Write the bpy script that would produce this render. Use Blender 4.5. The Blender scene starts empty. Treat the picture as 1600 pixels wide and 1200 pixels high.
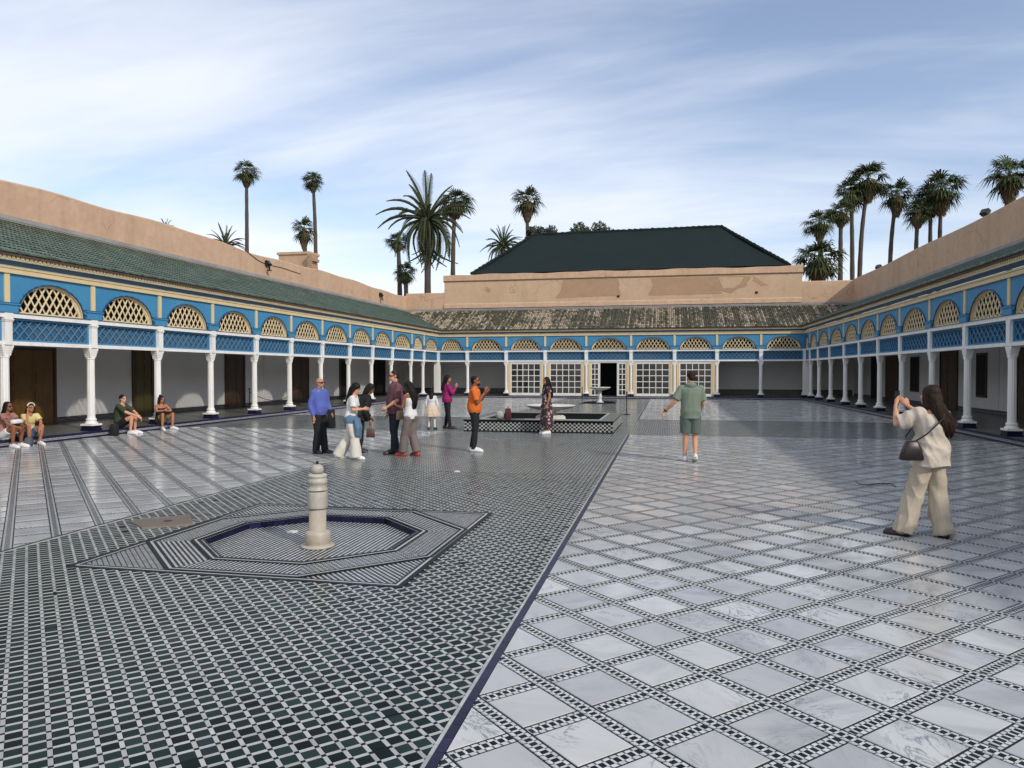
import bpy, bmesh, math, random
import numpy as np
from mathutils import Vector, Matrix, noise as mnoise
R = math.radians
random.seed(7); rng = np.random.default_rng(11)
sc = bpy.context.scene
C = sc.collection

# ------------------------------------------------------------------ camera
F, YAW, PIT, CH = 1156.8, 0.2061, 0.01757, 1.85
cam = bpy.data.cameras.new('camera'); camo = bpy.data.objects.new('camera', cam); C.objects.link(camo)
cam.sensor_width = 36; cam.lens = 36*F/1600; cam.clip_start = .05; cam.clip_end = 3000
camo.location = (0, 0, CH); camo.rotation_euler = (math.pi/2-PIT, 0, YAW)
sc.camera = camo
# ------------------------------------------------------------------ light
SUN = Vector((3.56, -2.55, 2.95)).normalized()
sl = bpy.data.lights.new('sun', 'SUN'); so = bpy.data.objects.new('sun', sl); C.objects.link(so)
sl.energy = 1.75; sl.angle = R(1.6); sl.color = (1, .93, .82)
so.rotation_euler = (-SUN).to_track_quat('-Z', 'Y').to_euler(); so.location = (30, -20, 40)
w = bpy.data.worlds.new('World'); sc.world = w; w.use_nodes = True
wn, wl_ = w.node_tree.nodes, w.node_tree.links
for n in list(wn): wn.remove(n)

class NB:
    """tiny node helper"""
    def __init__(s, tree): s.t = tree
    def n(s, typ, ins=None, **kw):
        x = s.t.nodes.new(typ)
        for k, v in kw.items(): setattr(x, k, v)
        for k, v in (ins or {}).items():
            i = x.inputs[k]
            if hasattr(v, 'is_linked') or isinstance(v, bpy.types.NodeSocket): s.t.links.new(v, i)
            else:
                if isinstance(v, (tuple, list)) and len(v) == 3 and len(i.default_value) == 4: v = (*v, 1)
                i.default_value = v
        return x
    def m(s, op, a, b=None, c=None, clamp=False):
        d = {0: a}
        if b is not None: d[1] = b
        if c is not None: d[2] = c
        return s.n('ShaderNodeMath', d, operation=op, use_clamp=clamp).outputs[0]
    def mix(s, f, a, b, mode='MIX'):
        x = s.n('ShaderNodeMix', {0: f}, data_type='RGBA', blend_type=mode)
        for i, v in ((6, a), (7, b)):
            if isinstance(v, bpy.types.NodeSocket): s.t.links.new(v, x.inputs[i])
            else: x.inputs[i].default_value = (*v, 1)
        return x.outputs[2]
    def ramp(s, f, a, b, smooth=True):
        return s.n('ShaderNodeMapRange', {0: f, 1: a, 2: b}, interpolation_type='SMOOTHSTEP' if smooth else 'LINEAR').outputs[0]
    def noise(s, vec, scale, detail=3, rough=.55, dist=0):
        return s.n('ShaderNodeTexNoise', {'Vector': vec, 'Scale': scale, 'Detail': detail, 'Roughness': rough, 'Distortion': dist})
    def mapping(s, vec, loc=(0,0,0), rot=(0,0,0), scale=(1,1,1)):
        return s.n('ShaderNodeMapping', {0: vec, 1: loc, 2: rot, 3: scale}).outputs[0]
    def sep(s, v): return s.n('ShaderNodeSeparateXYZ', {0: v}).outputs
    def comb(s, x, y, z): return s.n('ShaderNodeCombineXYZ', {0: x, 1: y, 2: z}).outputs[0]

b = NB(w.node_tree)
sky = b.n('ShaderNodeTexSky', sky_type='NISHITA', sun_disc=False, sun_elevation=math.asin(SUN.z),
          sun_rotation=math.atan2(SUN.x, SUN.y), air_density=1.0, dust_density=1.0, ozone_density=1.6, altitude=450)
tc = b.n('ShaderNodeTexCoord').outputs['Generated']
x, y, z = b.sep(tc)
zc = b.m('ADD', b.m('MAXIMUM', z, 0.0), .22)
pl = b.comb(b.m('DIVIDE', x, zc), b.m('DIVIDE', y, zc), 0)
m1 = b.mapping(pl, (1.3, .4, 0), (0, 0, R(24)), (.6, 1.3, 1))
n1 = b.noise(m1, 1.15, 5, .52, .7).outputs[0]
n2 = b.noise(b.mapping(pl, (4, 2, 0), (0, 0, R(38)), (.8, 3.4, 1)), 2.2, 6, .6, .5).outputs[0]
n3 = b.noise(b.mapping(pl, (.7, 5, 0), (0, 0, R(-20)), (1, 1.3, 1)), .55, 2, .5, .2).outputs[0]
cm = b.m('ADD', b.m('MULTIPLY', n1, .50), b.m('ADD', b.m('MULTIPLY', n2, .13), b.m('MULTIPLY', n3, .62)))
cm = b.m('SUBTRACT', cm, b.m('MULTIPLY', b.m('MAXIMUM', b.m('ADD', x, .25), 0.0), .13))
cm = b.ramp(cm, .44, .76)
hz = b.m('POWER', b.m('SUBTRACT', 1.0, b.m('MAXIMUM', z, 0.0)), 7.0)
cm = b.m('MAXIMUM', cm, b.m('MULTIPLY', hz, .42))
skc = b.mix(.12, b.mix(1.0, sky.outputs[0], (.92, .84, .82), 'MULTIPLY'), (2.6, 2.8, 3.1))
CLOUD = (4.5, 4.65, 5.05)
col = b.mix(b.m('MULTIPLY', cm, .92), skc, CLOUD)
bg = b.n('ShaderNodeBackground', {0: col, 1: .15})
out = b.n('ShaderNodeOutputWorld', {0: bg.outputs[0]})
vs = sc.view_settings
vs.view_transform = 'Standard'; vs.look = 'None'; vs.gamma = 1; vs.use_curve_mapping = False; vs.exposure = 0.56
sc.cycles.max_bounces = 8; sc.cycles.diffuse_bounces = 4; sc.cycles.glossy_bounces = 4

# ------------------------------------------------------------------ pixel helpers (calibration only)
_cy, _sy = math.cos(YAW), math.sin(YAW)
_fw = Vector((-_sy*math.cos(PIT), _cy*math.cos(PIT), -math.sin(PIT))); _rt = Vector((_cy, _sy, 0)); _up = _rt.cross(_fw)
def at(px, py, Y):
    d = _rt*((px-800)/F) - _up*((py-600)/F) + _fw
    return Vector((0, 0, CH)) + d*(Y/d.y)
def inframe(p, mg=20):
    d = Vector(p)-Vector((0, 0, CH)); k = d.dot(_fw)
    if k < .3: return False
    px = 800+F*d.dot(_rt)/k; py = 600-F*d.dot(_up)/k
    return -mg < px < 1600+mg and -mg < py < 1200+mg

# ------------------------------------------------------------------ object helpers
def wl(o):
    v = Vector(o.location)
    while o.parent: o = o.parent; v += Vector(o.location)
    return v
def tag(o, label=None, cat=None, group=None, kind=None):
    for k, v in (('label', label), ('category', cat), ('group', group), ('kind', kind)):
        if v: o[k] = v
    return o
def empty(name, loc=(0, 0, 0), label=None, cat=None, group=None, kind=None, rz=0, parent=None):
    o = bpy.data.objects.new(name, None); C.objects.link(o); o.location = loc; o.rotation_euler = (0, 0, rz)
    o.empty_display_size = .2
    if parent: o.parent = parent
    return tag(o, label, cat, group, kind)
def link(name, me, parent=None, loc=(0, 0, 0), rot=(0, 0, 0)):
    o = bpy.data.objects.new(name, me); C.objects.link(o); o.parent = parent; o.location = loc; o.rotation_euler = rot
    return o

class MB:
    def __init__(s, T=None): s.v = []; s.f = []; s.r = []; s.mi = []; s.T = T; s.cur = 0; s.rnd = None
    def add(s, vs, fs, rnd=None):
        k = len(s.v)
        s.v += [s.T(*p) for p in vs] if s.T else [tuple(p) for p in vs]
        r = random.random() if rnd is None else rnd
        for f in fs: s.f.append(tuple(i+k for i in f)); s.r.append(r); s.mi.append(s.cur)
        return s
    def box(s, a0, a1, b0, b1, c0, c1, rnd=None, bottom=True):
        v = [(a, bb, c) for c in (c0, c1) for bb in (b0, b1) for a in (a0, a1)]
        f = [(4, 5, 7, 6), (0, 1, 5, 4), (1, 3, 7, 5), (3, 2, 6, 7), (2, 0, 4, 6)]
        if bottom: f.append((0, 2, 3, 1))
        return s.add(v, f, rnd)
    def prism(s, poly, z0, z1, rnd=None, bottom=False, inset=0, tilt=0):
        n = len(poly); tx, ty = random.gauss(0, 1)*tilt, random.gauss(0, 1)*tilt; c0, c1 = poly[0]
        if inset:
            cx = sum(p[0] for p in poly)/n; cy = sum(p[1] for p in poly)/n
            top = []
            for px, py in poly:
                d = math.hypot(px-cx, py-cy) or 1; k = max(0, 1-inset/d); top.append((cx+(px-cx)*k, cy+(py-cy)*k))
        else: top = poly
        v = [(px, py, z0) for px, py in poly]+[(px, py, z1+(px-c0)*tx+(py-c1)*ty) for px, py in top]
        f = [tuple(range(n, 2*n))]+[(i, (i+1) % n, n+(i+1) % n, n+i) for i in range(n)]
        if bottom: f.append(tuple(reversed(range(n))))
        return s.add(v, f, rnd)
    def loft(s, rings, cap=True, rnd=None, closed=True):
        n = len(rings[0]); v = [p for r in rings for p in r]; f = []
        for i in range(len(rings)-1):
            for j in range(n if closed else n-1):
                k = (j+1) % n; f.append((i*n+j, i*n+k, (i+1)*n+k, (i+1)*n+j))
        if cap: f.append(tuple(reversed(range(n)))); f.append(tuple(range((len(rings)-1)*n, len(rings)*n)))
        return s.add(v, f, rnd)
    def lathe(s, prof, c=(0, 0, 0), n=16, flute=0, rnd=None, cap=True):
        rings = []
        for r, z in prof:
            rings.append([(c[0]+(r*(1-flute*(j % 2)))*math.cos(2*math.pi*j/n), c[1]+(r*(1-flute*(j % 2)))*math.sin(2*math.pi*j/n), c[2]+z) for j in range(n)])
        return s.loft(rings, cap, rnd)
    def tube(s, pts, r, n=8, cap=True, rnd=None, ends=False, sq=None):
        pts = [Vector(p) for p in pts]; rs = r if isinstance(r, (list, tuple)) else [r]*len(pts)
        if ends:
            d0 = (pts[0]-pts[1]).normalized(); d1 = (pts[-1]-pts[-2]).normalized()
            P = []; Q = []
            for a in (.0, .5, .86): P.append(pts[0]+d0*rs[0]*math.sqrt(max(0, 1-a*a))); Q.append(rs[0]*max(a, .12))
            P += pts; Q += rs
            for a in (.86, .5, .0): P.append(pts[-1]+d1*rs[-1]*math.sqrt(max(0, 1-a*a))); Q.append(rs[-1]*max(a, .12))
            pts, rs = P, Q
        rings = []; prev = None
        for i, p in enumerate(pts):
            t = (pts[min(i+1, len(pts)-1)]-pts[max(i-1, 0)]).normalized()
            if prev is None:
                u = t.cross(Vector((0, 1, .01)))
                if u.length < .2: u = t.cross(Vector((1, 0, 0)))
            else: u = prev-t*prev.dot(t)
            u.normalize(); prev = u; v2 = t.cross(u)
            k = sq or 1
            rings.append([tuple(p+u*(rs[i]*math.cos(2*math.pi*j/n))+v2*(rs[i]*k*math.sin(2*math.pi*j/n))) for j in range(n)])
        return s.loft(rings, cap, rnd)
    def ell(s, c, r, n=12, m=8, rot=None, rnd=None):
        rings = []
        for i in range(m+1):
            a = -math.pi/2+math.pi*i/m; cr = max(math.cos(a), .02)
            ring = []
            for j in range(n):
                p = Vector((r[0]*cr*math.cos(2*math.pi*j/n), r[1]*cr*math.sin(2*math.pi*j/n), r[2]*math.sin(a)))
                if rot: p = rot @ p
                ring.append((c[0]+p.x, c[1]+p.y, c[2]+p.z))
            rings.append(ring)
        return s.loft(rings, True, rnd)
    def mesh(s, name, mats, org=(0, 0, 0), smooth=False):
        me = bpy.data.meshes.new(name)
        o = Vector(org)
        me.from_pydata([(p[0]-o.x, p[1]-o.y, p[2]-o.z) for p in s.v], [], s.f)
        for mm in (mats if isinstance(mats, (list, tuple)) else [mats]): me.materials.append(mm)
        if s.f:
            a = me.attributes.new('rnd', 'FLOAT', 'FACE'); a.data.foreach_set('value', np.array(s.r, 'f'))
            me.polygons.foreach_set('material_index', np.array(s.mi, 'i'))
            if smooth: me.polygons.foreach_set('use_smooth', np.ones(len(s.f), bool))
        me.update(); return me
    def build(s, name, mats, parent=None, smooth=False, kind=None, fix=False):
        org = wl(parent) if parent else Vector((0, 0, 0))
        me = s.mesh(name, mats, org, smooth)
        if fix:
            bm = bmesh.new(); bm.from_mesh(me); bmesh.ops.recalc_face_normals(bm, faces=bm.faces); bm.to_mesh(me); bm.free()
        o = link(name, me, parent)
        if kind: o['kind'] = kind
        return o

# ------------------------------------------------------------------ materials
MC = {}
def mat(name, col=(.5, .5, .5), rough=.6, metal=0, var=0, nz=None, bump=None, col2=None, spec=.5, streak=None, fine=None, crack=None):
    """col varies per piece by var; nz=(scale, amount) large noise towards col2 (or darker); bump=(scale, strength)"""
    if name in MC: return MC[name]
    m = bpy.data.materials.new(name); m.use_nodes = True; MC[name] = m
    k = NB(m.node_tree); P = m.node_tree.nodes['Principled BSDF']
    P.inputs['Roughness'].default_value = rough; P.inputs['Metallic'].default_value = metal
    P.inputs['Specular IOR Level'].default_value = spec
    pos = k.n('ShaderNodeNewGeometry').outputs['Position']
    c = k.n('ShaderNodeRGB').outputs[0]; c.default_value = (*col, 1)
    if nz:
        f = k.ramp(k.noise(pos, nz[0], 5, .6).outputs[0], .38, .68)
        c = k.mix(k.m('MULTIPLY', f, nz[1]), c, col2 or tuple(q*.55 for q in col))
    if fine:
        f = k.ramp(k.noise(pos, fine[0], 4, .65).outputs[0], .3, .7)
        c = k.mix(k.m('MULTIPLY', f, fine[1]), c, tuple(q*.6 for q in col))
    if crack:
        wv = k.n('ShaderNodeVectorMath', {0: pos, 1: k.n('ShaderNodeVectorMath', {0: k.noise(pos, 1.3, 4).outputs['Color'], 1: (.9, .9, .9)}, operation='MULTIPLY').outputs[0]}, operation='ADD').outputs[0]
        vd = k.n('ShaderNodeTexVoronoi', {'Vector': wv, 'Scale': crack}, feature='DISTANCE_TO_EDGE').outputs['Distance']
        cf = k.m('MULTIPLY', k.m('SUBTRACT', 1.0, k.ramp(vd, .0, .014)), k.ramp(k.noise(pos, .4, 2).outputs[0], .48, .6))
        c = k.mix(k.m('MULTIPLY', cf, .6), c, tuple(q*.4 for q in col))
    if streak:
        f = k.ramp(k.noise(k.mapping(pos, scale=(streak[0], streak[0], streak[0]*.09)), 1, 4, .6).outputs[0], .45, .72)
        c = k.mix(k.m('MULTIPLY', f, streak[1]), c, streak[2] if len(streak) > 2 else tuple(q*.5 for q in col))
    if var:
        a = k.n('ShaderNodeAttribute', attribute_name='rnd').outputs['Fac']
        r = k.n('ShaderNodeObjectInfo').outputs['Random']
        q = k.m('FRACT', k.m('ADD', a, r))
        br = k.m('ADD', k.m('MULTIPLY', q, 2*var), 1-var)
        c = k.mix(1.0, c, k.comb(br, br, br), 'MULTIPLY')
    m.node_tree.links.new(c, P.inputs['Base Color'])
    if bump:
        h = k.noise(pos, bump[0], 4, .6).outputs[0]
        bn = k.n('ShaderNodeBump', {'Height': h, 'Strength': bump[1], 'Distance': .02})
        m.node_tree.links.new(bn.outputs[0], P.inputs['Normal'])
    return m

def uvn(k, pos, p, u0, v0):
    x, y, z = k.sep(pos)
    u = k.m('SUBTRACT', k.m('MULTIPLY', k.m('ADD', x, y), .70710678/p), u0)
    v = k.m('SUBTRACT', k.m('MULTIPLY', k.m('SUBTRACT', y, x), .70710678/p), v0)
    return u, v
GP, GF = .1, .25                       # green mosaic pitch, bar share
GU, GV = .73-GF/2, .46-GF/2
MP, SW = .456, .11                     # marble pitch, mosaic strip width
MU, MV = 2.079, 3.101                  # strip centre line offsets (metres)
GREEN, WHITE, NODE = (.012, .024, .020), (.42, .43, .41), (.012, .016, .017)
def floor_rough(k, pos, P, m, lo=.10, hi=.26, spec=.5):
    P.inputs['Specular IOR Level'].default_value = spec
    f = k.noise(pos, .9, 4, .6).outputs[0]
    m.node_tree.links.new(k.n('ShaderNodeMapRange', {0: f, 1: .3, 2: .7, 3: lo, 4: hi}).outputs[0], P.inputs['Roughness'])
    h = k.noise(pos, 7, 2, .5).outputs[0]
    m.node_tree.links.new(k.n('ShaderNodeBump', {'Height': h, 'Strength': .05, 'Distance': .01}).outputs[0], P.inputs['Normal'])
def mat_greenfar():
    m = bpy.data.materials.new('green_mosaic_far'); m.use_nodes = True
    k = NB(m.node_tree); P = m.node_tree.nodes['Principled BSDF']
    pos = k.n('ShaderNodeNewGeometry').outputs['Position']
    u, v = uvn(k, pos, GP, GU, GV)
    bu = k.m('LESS_THAN', k.m('FRACT', u), GF); bv = k.m('LESS_THAN', k.m('FRACT', v), GF)
    node = k.m('MULTIPLY', bu, bv); bar = k.m('SUBTRACT', k.m('MAXIMUM', bu, bv), node)
    wn_ = k.n('ShaderNodeTexWhiteNoise', {'Vector': k.comb(k.m('FLOOR', u), k.m('FLOOR', v), 0)}, noise_dimensions='3D').outputs['Value']
    g = k.mix(wn_, tuple(q*.7 for q in GREEN), tuple(q*1.6 for q in GREEN))
    wc = k.mix(wn_, tuple(q*.85 for q in WHITE), tuple(q*1.08 for q in WHITE))
    c = k.mix(bar, g, wc); c = k.mix(node, c, NODE)
    m.node_tree.links.new(c, P.inputs['Base Color']); floor_rough(k, pos, P, m, .16, .28, .10)
    return m
def mat_strip():
    m = bpy.data.materials.new('marble_joint_mosaic'); m.use_nodes = True
    k = NB(m.node_tree); P = m.node_tree.nodes['Principled BSDF']
    pos = k.n('ShaderNodeNewGeometry').outputs['Position']
    x, y, z = k.sep(pos)
    u = k.m('SUBTRACT', k.m('MULTIPLY', k.m('ADD', x, y), .70710678), MU)
    v = k.m('SUBTRACT', k.m('MULTIPLY', k.m('SUBTRACT', y, x), .70710678), MV)
    def prof(a, al):
        d = k.m('ABSOLUTE', k.m('SUBTRACT', k.m('SUBTRACT', a, k.m('MULTIPLY', k.m('FLOOR', k.m('ADD', k.m('DIVIDE', a, MP), .5)), MP)), 0.0))
        ins = k.m('LESS_THAN', d, SW/2)
        fr = k.m('FRACT', k.m('DIVIDE', al, .0456))
        barx = k.m('LESS_THAN', fr, .3)
        mid = k.m('LESS_THAN', d, .021)
        row = k.m('MULTIPLY', k.m('GREATER_THAN', d, .0225), k.m('LESS_THAN', d, .0425))
        wht = k.m('ADD', k.m('MULTIPLY', mid, barx), k.m('MULTIPLY', row, k.m('GREATER_THAN', fr, .27)))
        return ins, wht
    iu, wu = prof(u, v); iv, wv = prof(v, u)
    wht = k.m('ADD', k.m('MULTIPLY', iu, wu), k.m('MULTIPLY', k.m('SUBTRACT', 1.0, iu), wv))
    c = k.mix(wht, (.014, .018, .02), (.45, .46, .45))
    m.node_tree.links.new(c, P.inputs['Base Color']); floor_rough(k, pos, P, m, .2, .35, .08)
    return m
def mat_marble():
    m = bpy.data.materials.new('marble'); m.use_nodes = True
    k = NB(m.node_tree); P = m.node_tree.nodes['Principled BSDF']
    pos = k.n('ShaderNodeNewGeometry').outputs['Position']
    a = k.n('ShaderNodeAttribute', attribute_name='rnd').outputs['Fac']
    r = k.n('ShaderNodeObjectInfo').outputs['Random']
    q = k.m('FRACT', k.m('ADD', a, k.m('MULTIPLY', r, 7.31)))
    q2 = k.m('FRACT', k.m('MULTIPLY', q, 17.7)); q3 = k.m('FRACT', k.m('MULTIPLY', q, 5.3))
    off = k.comb(k.m('MULTIPLY', q, 40), k.m('MULTIPLY', q2, 30), 0)
    vec = k.n('ShaderNodeVectorMath', {0: pos, 1: off}, operation='ADD').outputs[0]
    rot = k.n('ShaderNodeVectorRotate', {0: vec, 3: k.m('MULTIPLY', q2, 6.28)}, rotation_type='Z_AXIS').outputs[0]
    st = k.mapping(rot, scale=(1, 2.6, 1))
    n1 = k.noise(st, 2.6, 7, .66, 1.1).outputs[0]
    vein = k.m('SUBTRACT', 1.0, k.ramp(k.m('ABSOLUTE', k.m('SUBTRACT', n1, .5)), 0.0, .035))
    n2 = k.ramp(k.noise(st, 1.3, 4, .6, .4).outputs[0], .35, .7)
    vein = k.m('MULTIPLY', vein, k.ramp(k.noise(rot, 1.7, 2).outputs[0], .45, .65))
    cloud = k.m('MULTIPLY', n2, k.m('ADD', .2, k.m('MULTIPLY', q2, .6)))
    base = k.mix(q3, (.42, .42, .415), (.60, .595, .565))
    c = k.mix(cloud, base, (.26, .265, .275))
    c = k.mix(k.m('MULTIPLY', vein, k.m('ADD', .3, k.m('MULTIPLY', q3, .6))), c, (.15, .165, .185))
    yel = k.m('MULTIPLY', k.ramp(k.noise(rot, 1.1, 3).outputs[0], .58, .75), k.m('GREATER_THAN', q2, .62))
    c = k.mix(k.m('MULTIPLY', yel, .45), c, (.46, .40, .28))
    dirt = k.ramp(k.noise(pos, .35, 5, .65).outputs[0], .45, .75)
    c = k.mix(k.m('MULTIPLY', dirt, .3), c, (.36, .345, .31))
    m.node_tree.links.new(c, P.inputs['Base Color'])
    floor_rough(k, pos, P, m, .07, .24)
    return m
def mat_tilefine(name, p, dark, light, share=.5, ang=45, rough=.3, stripe=False):
    """small zellij seen too far off to tell its pieces apart"""
    if name in MC: return MC[name]
    m = bpy.data.materials.new(name); m.use_nodes = True; MC[name] = m
    k = NB(m.node_tree); P = m.node_tree.nodes['Principled BSDF']; P.inputs['Roughness'].default_value = rough; P.inputs['Specular IOR Level'].default_value = .06
    pos = k.n('ShaderNodeNewGeometry').outputs['Position']
    r = k.mapping(pos, rot=(0, 0, R(ang)), scale=(1/p, 1/p, 1/p)); x, y, z = k.sep(r)
    yy = k.m('ADD', y, z)
    a = k.m('LESS_THAN', k.m('FRACT', x), share); bq = k.m('LESS_THAN', k.m('FRACT', yy), .8 if stripe else share)
    f = k.m('MULTIPLY', a, bq) if stripe else k.m('ABSOLUTE', k.m('SUBTRACT', a, bq))
    wn_ = k.n('ShaderNodeTexWhiteNoise', {'Vector': k.comb(k.m('FLOOR', x), k.m('FLOOR', yy), 0)}).outputs['Value']
    c = k.mix(f, dark, k.mix(wn_, tuple(q*.75 for q in light), light))
    m.node_tree.links.new(c, P.inputs['Base Color'])
    return m
def mat_rooftile(name, green, clay, wear):
    m = bpy.data.materials.new(name); m.use_nodes = True
    k = NB(m.node_tree); P = m.node_tree.nodes['Principled BSDF']; P.inputs['Roughness'].default_value = .42; P.inputs['Specular IOR Level'].default_value = .2
    pos = k.n('ShaderNodeNewGeometry').outputs['Position']
    a = k.n('ShaderNodeAttribute', attribute_name='rnd').outputs['Fac']
    q2 = k.m('FRACT', k.m('MULTIPLY', a, 13.7))
    n = k.noise(pos, .45, 4, .6).outputs[0]; nf = k.noise(pos, 9, 3, .6).outputs[0]
    f = k.m('ADD', k.m('MULTIPLY', a, .55), k.m('ADD', k.m('MULTIPLY', n, .9), k.m('MULTIPLY', nf, .5)))
    f = k.ramp(f, 1.36-wear, 1.60-wear)
    g = k.mix(q2, tuple(q*.6 for q in green), tuple(q*1.5 for q in green))
    cl = k.mix(q2, tuple(q*.6 for q in clay), tuple(min(q*1.15, .8) for q in clay))
    m.node_tree.links.new(k.mix(f, g, cl), P.inputs['Base Color'])
    m.node_tree.links.new(k.m('ADD', .33, k.m('MULTIPLY', f, .45)), P.inputs['Roughness'])
    return m
M = {}
M['greenfar'] = mat_greenfar(); M['strip'] = mat_strip(); M['marble'] = mat_marble()
M['gtile'] = mat('green_glaze', (.012, .026, .021), .26, var=.65, nz=(6, .5), col2=(.010, .014, .024), spec=.035, fine=(1.3, .3))
M['wbar'] = mat('white_glaze', (.42, .43, .41), .26, var=.18, fine=(14, .25), spec=.12)
M['node'] = mat('node_glaze', NODE, .3, var=.3, spec=.03)
M['grout'] = mat('dark_grout', (.018, .021, .021), .6, spec=.02)
M['bluetile'] = mat('cobalt_glaze', (.013, .012, .042), .3, spec=.2, var=.4, nz=(9, .5))
M['bluedark'] = mat('deep_blue_glaze', (.012, .012, .04), .35, spec=.2, var=.4)
M['plaster'] = mat('ochre_plaster', (.55, .375, .25), .9, nz=(.55, .4), col2=(.47, .305, .195), streak=(1.5, .42, (.37, .245, .15)), bump=(5, .9), fine=(3.2, .32), crack=.45)
M['plaster_d'] = mat('brown_plaster', (.41, .265, .16), .9, nz=(1.1, .5), col2=(.35, .22, .13), bump=(6, .6), fine=(4, .25))
M['plaster_l'] = mat('pale_plaster', (.54, .385, .25), .9, crack=.5, streak=(1.2, .35, (.42, .28, .17)), nz=(.7, .45), col2=(.46, .31, .19), bump=(6, .5), fine=(4, .2))
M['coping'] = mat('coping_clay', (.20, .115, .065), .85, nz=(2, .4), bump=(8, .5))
M['flash'] = mat('grey_mortar', (.30, .29, .285), .85, nz=(1.2, .5), col2=(.19, .17, .16), bump=(7, .4))
M['white'] = mat('white_limewash', (.78, .77, .73), .7, nz=(1.3, .16), col2=(.6, .56, .48), bump=(9, .2), streak=(5, .3, (.52, .47, .39)))
M['wallwhite'] = mat('gallery_limewash', (.74, .73, .70), .85, nz=(.6, .25), col2=(.62, .6, .55), bump=(5, .25))
M['cream'] = mat('cream_paint', (.66, .53, .30), .65, nz=(1.5, .25), col2=(.52, .4, .22), streak=(4, .2, (.42, .32, .17)), bump=(10, .15))
M['latcream'] = mat('cream_lattice', (.70, .58, .36), .6, var=.08)
M['blue'] = mat('azure_paint', (.048, .235, .41), .6, nz=(.8, .4), col2=(.028, .165, .35), streak=(3, .4, (.085, .26, .42)), bump=(8, .15), fine=(2.4, .12))
M['bluelat'] = mat('lattice_blue', (.05, .20, .36), .55, var=.08, nz=(1.2, .3), col2=(.09, .22, .33))
M['blueback'] = mat('lattice_back', (.028, .075, .14), .7, nz=(.35, .8), col2=(.085, .115, .15))
M['bluetrim'] = mat('navy_trim', (.010, .055, .14), .5, var=.1)
M['teal'] = mat('grey_blue_band', (.05, .10, .14), .6, nz=(1.5, .4))
M['redline'] = mat('terracotta_line', (.28, .12, .05), .7)
M['eave'] = mat('eave_timber', (.12, .075, .045), .75, nz=(2, .5))
M['ceil'] = mat('cedar_ceiling', (.10, .065, .04), .7, nz=(2, .4), var=.2)
M['door'] = mat('dark_cedar', (.075, .042, .022), .5, nz=(3, .4), streak=(9, .4))
M['doora'] = mat('amber_cedar', (.19, .095, .018), .45, nz=(2, .4), streak=(9, .4))
M['doorol'] = mat('olive_cedar', (.095, .075, .02), .5, nz=(2, .4), streak=(9, .4))
M['black'] = mat('dark_interior', (.012, .011, .010), .8)  # black colour standing in for the darkness inside openings
M['glass'] = mat('dark_pane', (.035, .034, .032), .12, var=.6)
M['zwall'] = mat_tilefine('dado_zellij', .05, (.015, .017, .022), (.33, .32, .29), .4)
M['zfloor'] = mat_tilefine('gallery_zellij', .07, (.04, .05, .045), (.24, .23, .2), .42, rough=.3)
M['zband'] = mat_tilefine('kerb_zellij', .035, (.02, .02, .05), (.5, .5, .48), .62, rough=.3)
M['rL'] = mat_rooftile('roof_tiles_left', (.060, .088, .062), (.34, .27, .19), .17)
M['rF'] = mat_rooftile('roof_tiles_far', (.060, .066, .042), (.44, .36, .26), .43)
M['rR'] = mat_rooftile('roof_tiles_right', (.06, .085, .06), (.32, .26, .18), .12)
M['hallroof'] = mat('dark_green_roof', (.011, .020, .019), .8, spec=.15, nz=(.25, .5), col2=(.014, .021, .022), fine=(2.5, .25), bump=(14, .25))
M['stone'] = mat('fountain_marble', (.45, .415, .34), .5, nz=(3.5, .6), col2=(.40, .32, .20), fine=(11, .35), bump=(18, .3))
M['stonew'] = mat('white_marble', (.70, .68, .62), .35, nz=(3, .3), fine=(12, .2))
M['stonew2'] = mat('weathered_marble', (.47, .455, .41), .5, nz=(5, .6), col2=(.44, .38, .28), fine=(14, .4), bump=(22, .35), streak=(14, .35, (.30, .25, .18)))
M['slab'] = mat('brown_stone', (.15, .115, .085), .55, nz=(4, .4), bump=(20, .3))
M['iron'] = mat('dark_iron', (.03, .027, .025), .45, metal=.6)
M['rope'] = mat('rope', (.1, .02, .02), .9)
M['water'] = mat('pool_water', (.010, .022, .018), .03, bump=(4, .06))
M['earth'] = mat('dry_earth', (.22, .16, .10), .95, nz=(.1, .4))
M['trunk'] = mat('palm_bark', (.075, .058, .043), .9, nz=(1.5, .4), bump=(3, .6))
M['frond'] = mat('palm_leaf', (.058, .078, .032), .8, spec=.2, var=.45)
M['date'] = mat('date_leaf', (.065, .08, .042), .8, spec=.2, var=.4)
M['dead'] = mat('dead_frond', (.14, .10, .052), .85, var=.4)
M['leaf'] = mat('broad_leaf', (.03, .045, .022), .55, var=.45)

# ------------------------------------------------------------------ layout
XL, XR, YF = -15.64, 8.45, 50.0          # step edges of the courtyard
SX0, SX1 = -6.64, -1.045                 # green walkway
CY0, CY1 = 21.75, 28.5                   # cross walkway
Y0 = -1.2                               # near end of the court, behind the camera
STAR = (-5.53, -2.23, 5.97, 9.32)
SCX, SCY = (-5.53-2.23)/2, (5.97+9.32)/2
gm = MB(); gm.add([(-900, -900, -.4), (900, -900, -.4), (900, 900, -.4), (-900, 900, -.4)], [(0, 1, 2, 3)])
gr = gm.build('ground', M['earth']); tag(gr, 'dry earth ground beyond the palace walls', 'ground', kind='structure')

def rects_floor(mb, x0, x1, y0, y1, z): mb.add([(x0, y0, z), (x1, y0, z), (x1, y1, z), (x0, y1, z)], [(0, 1, 2, 3)])
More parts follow.
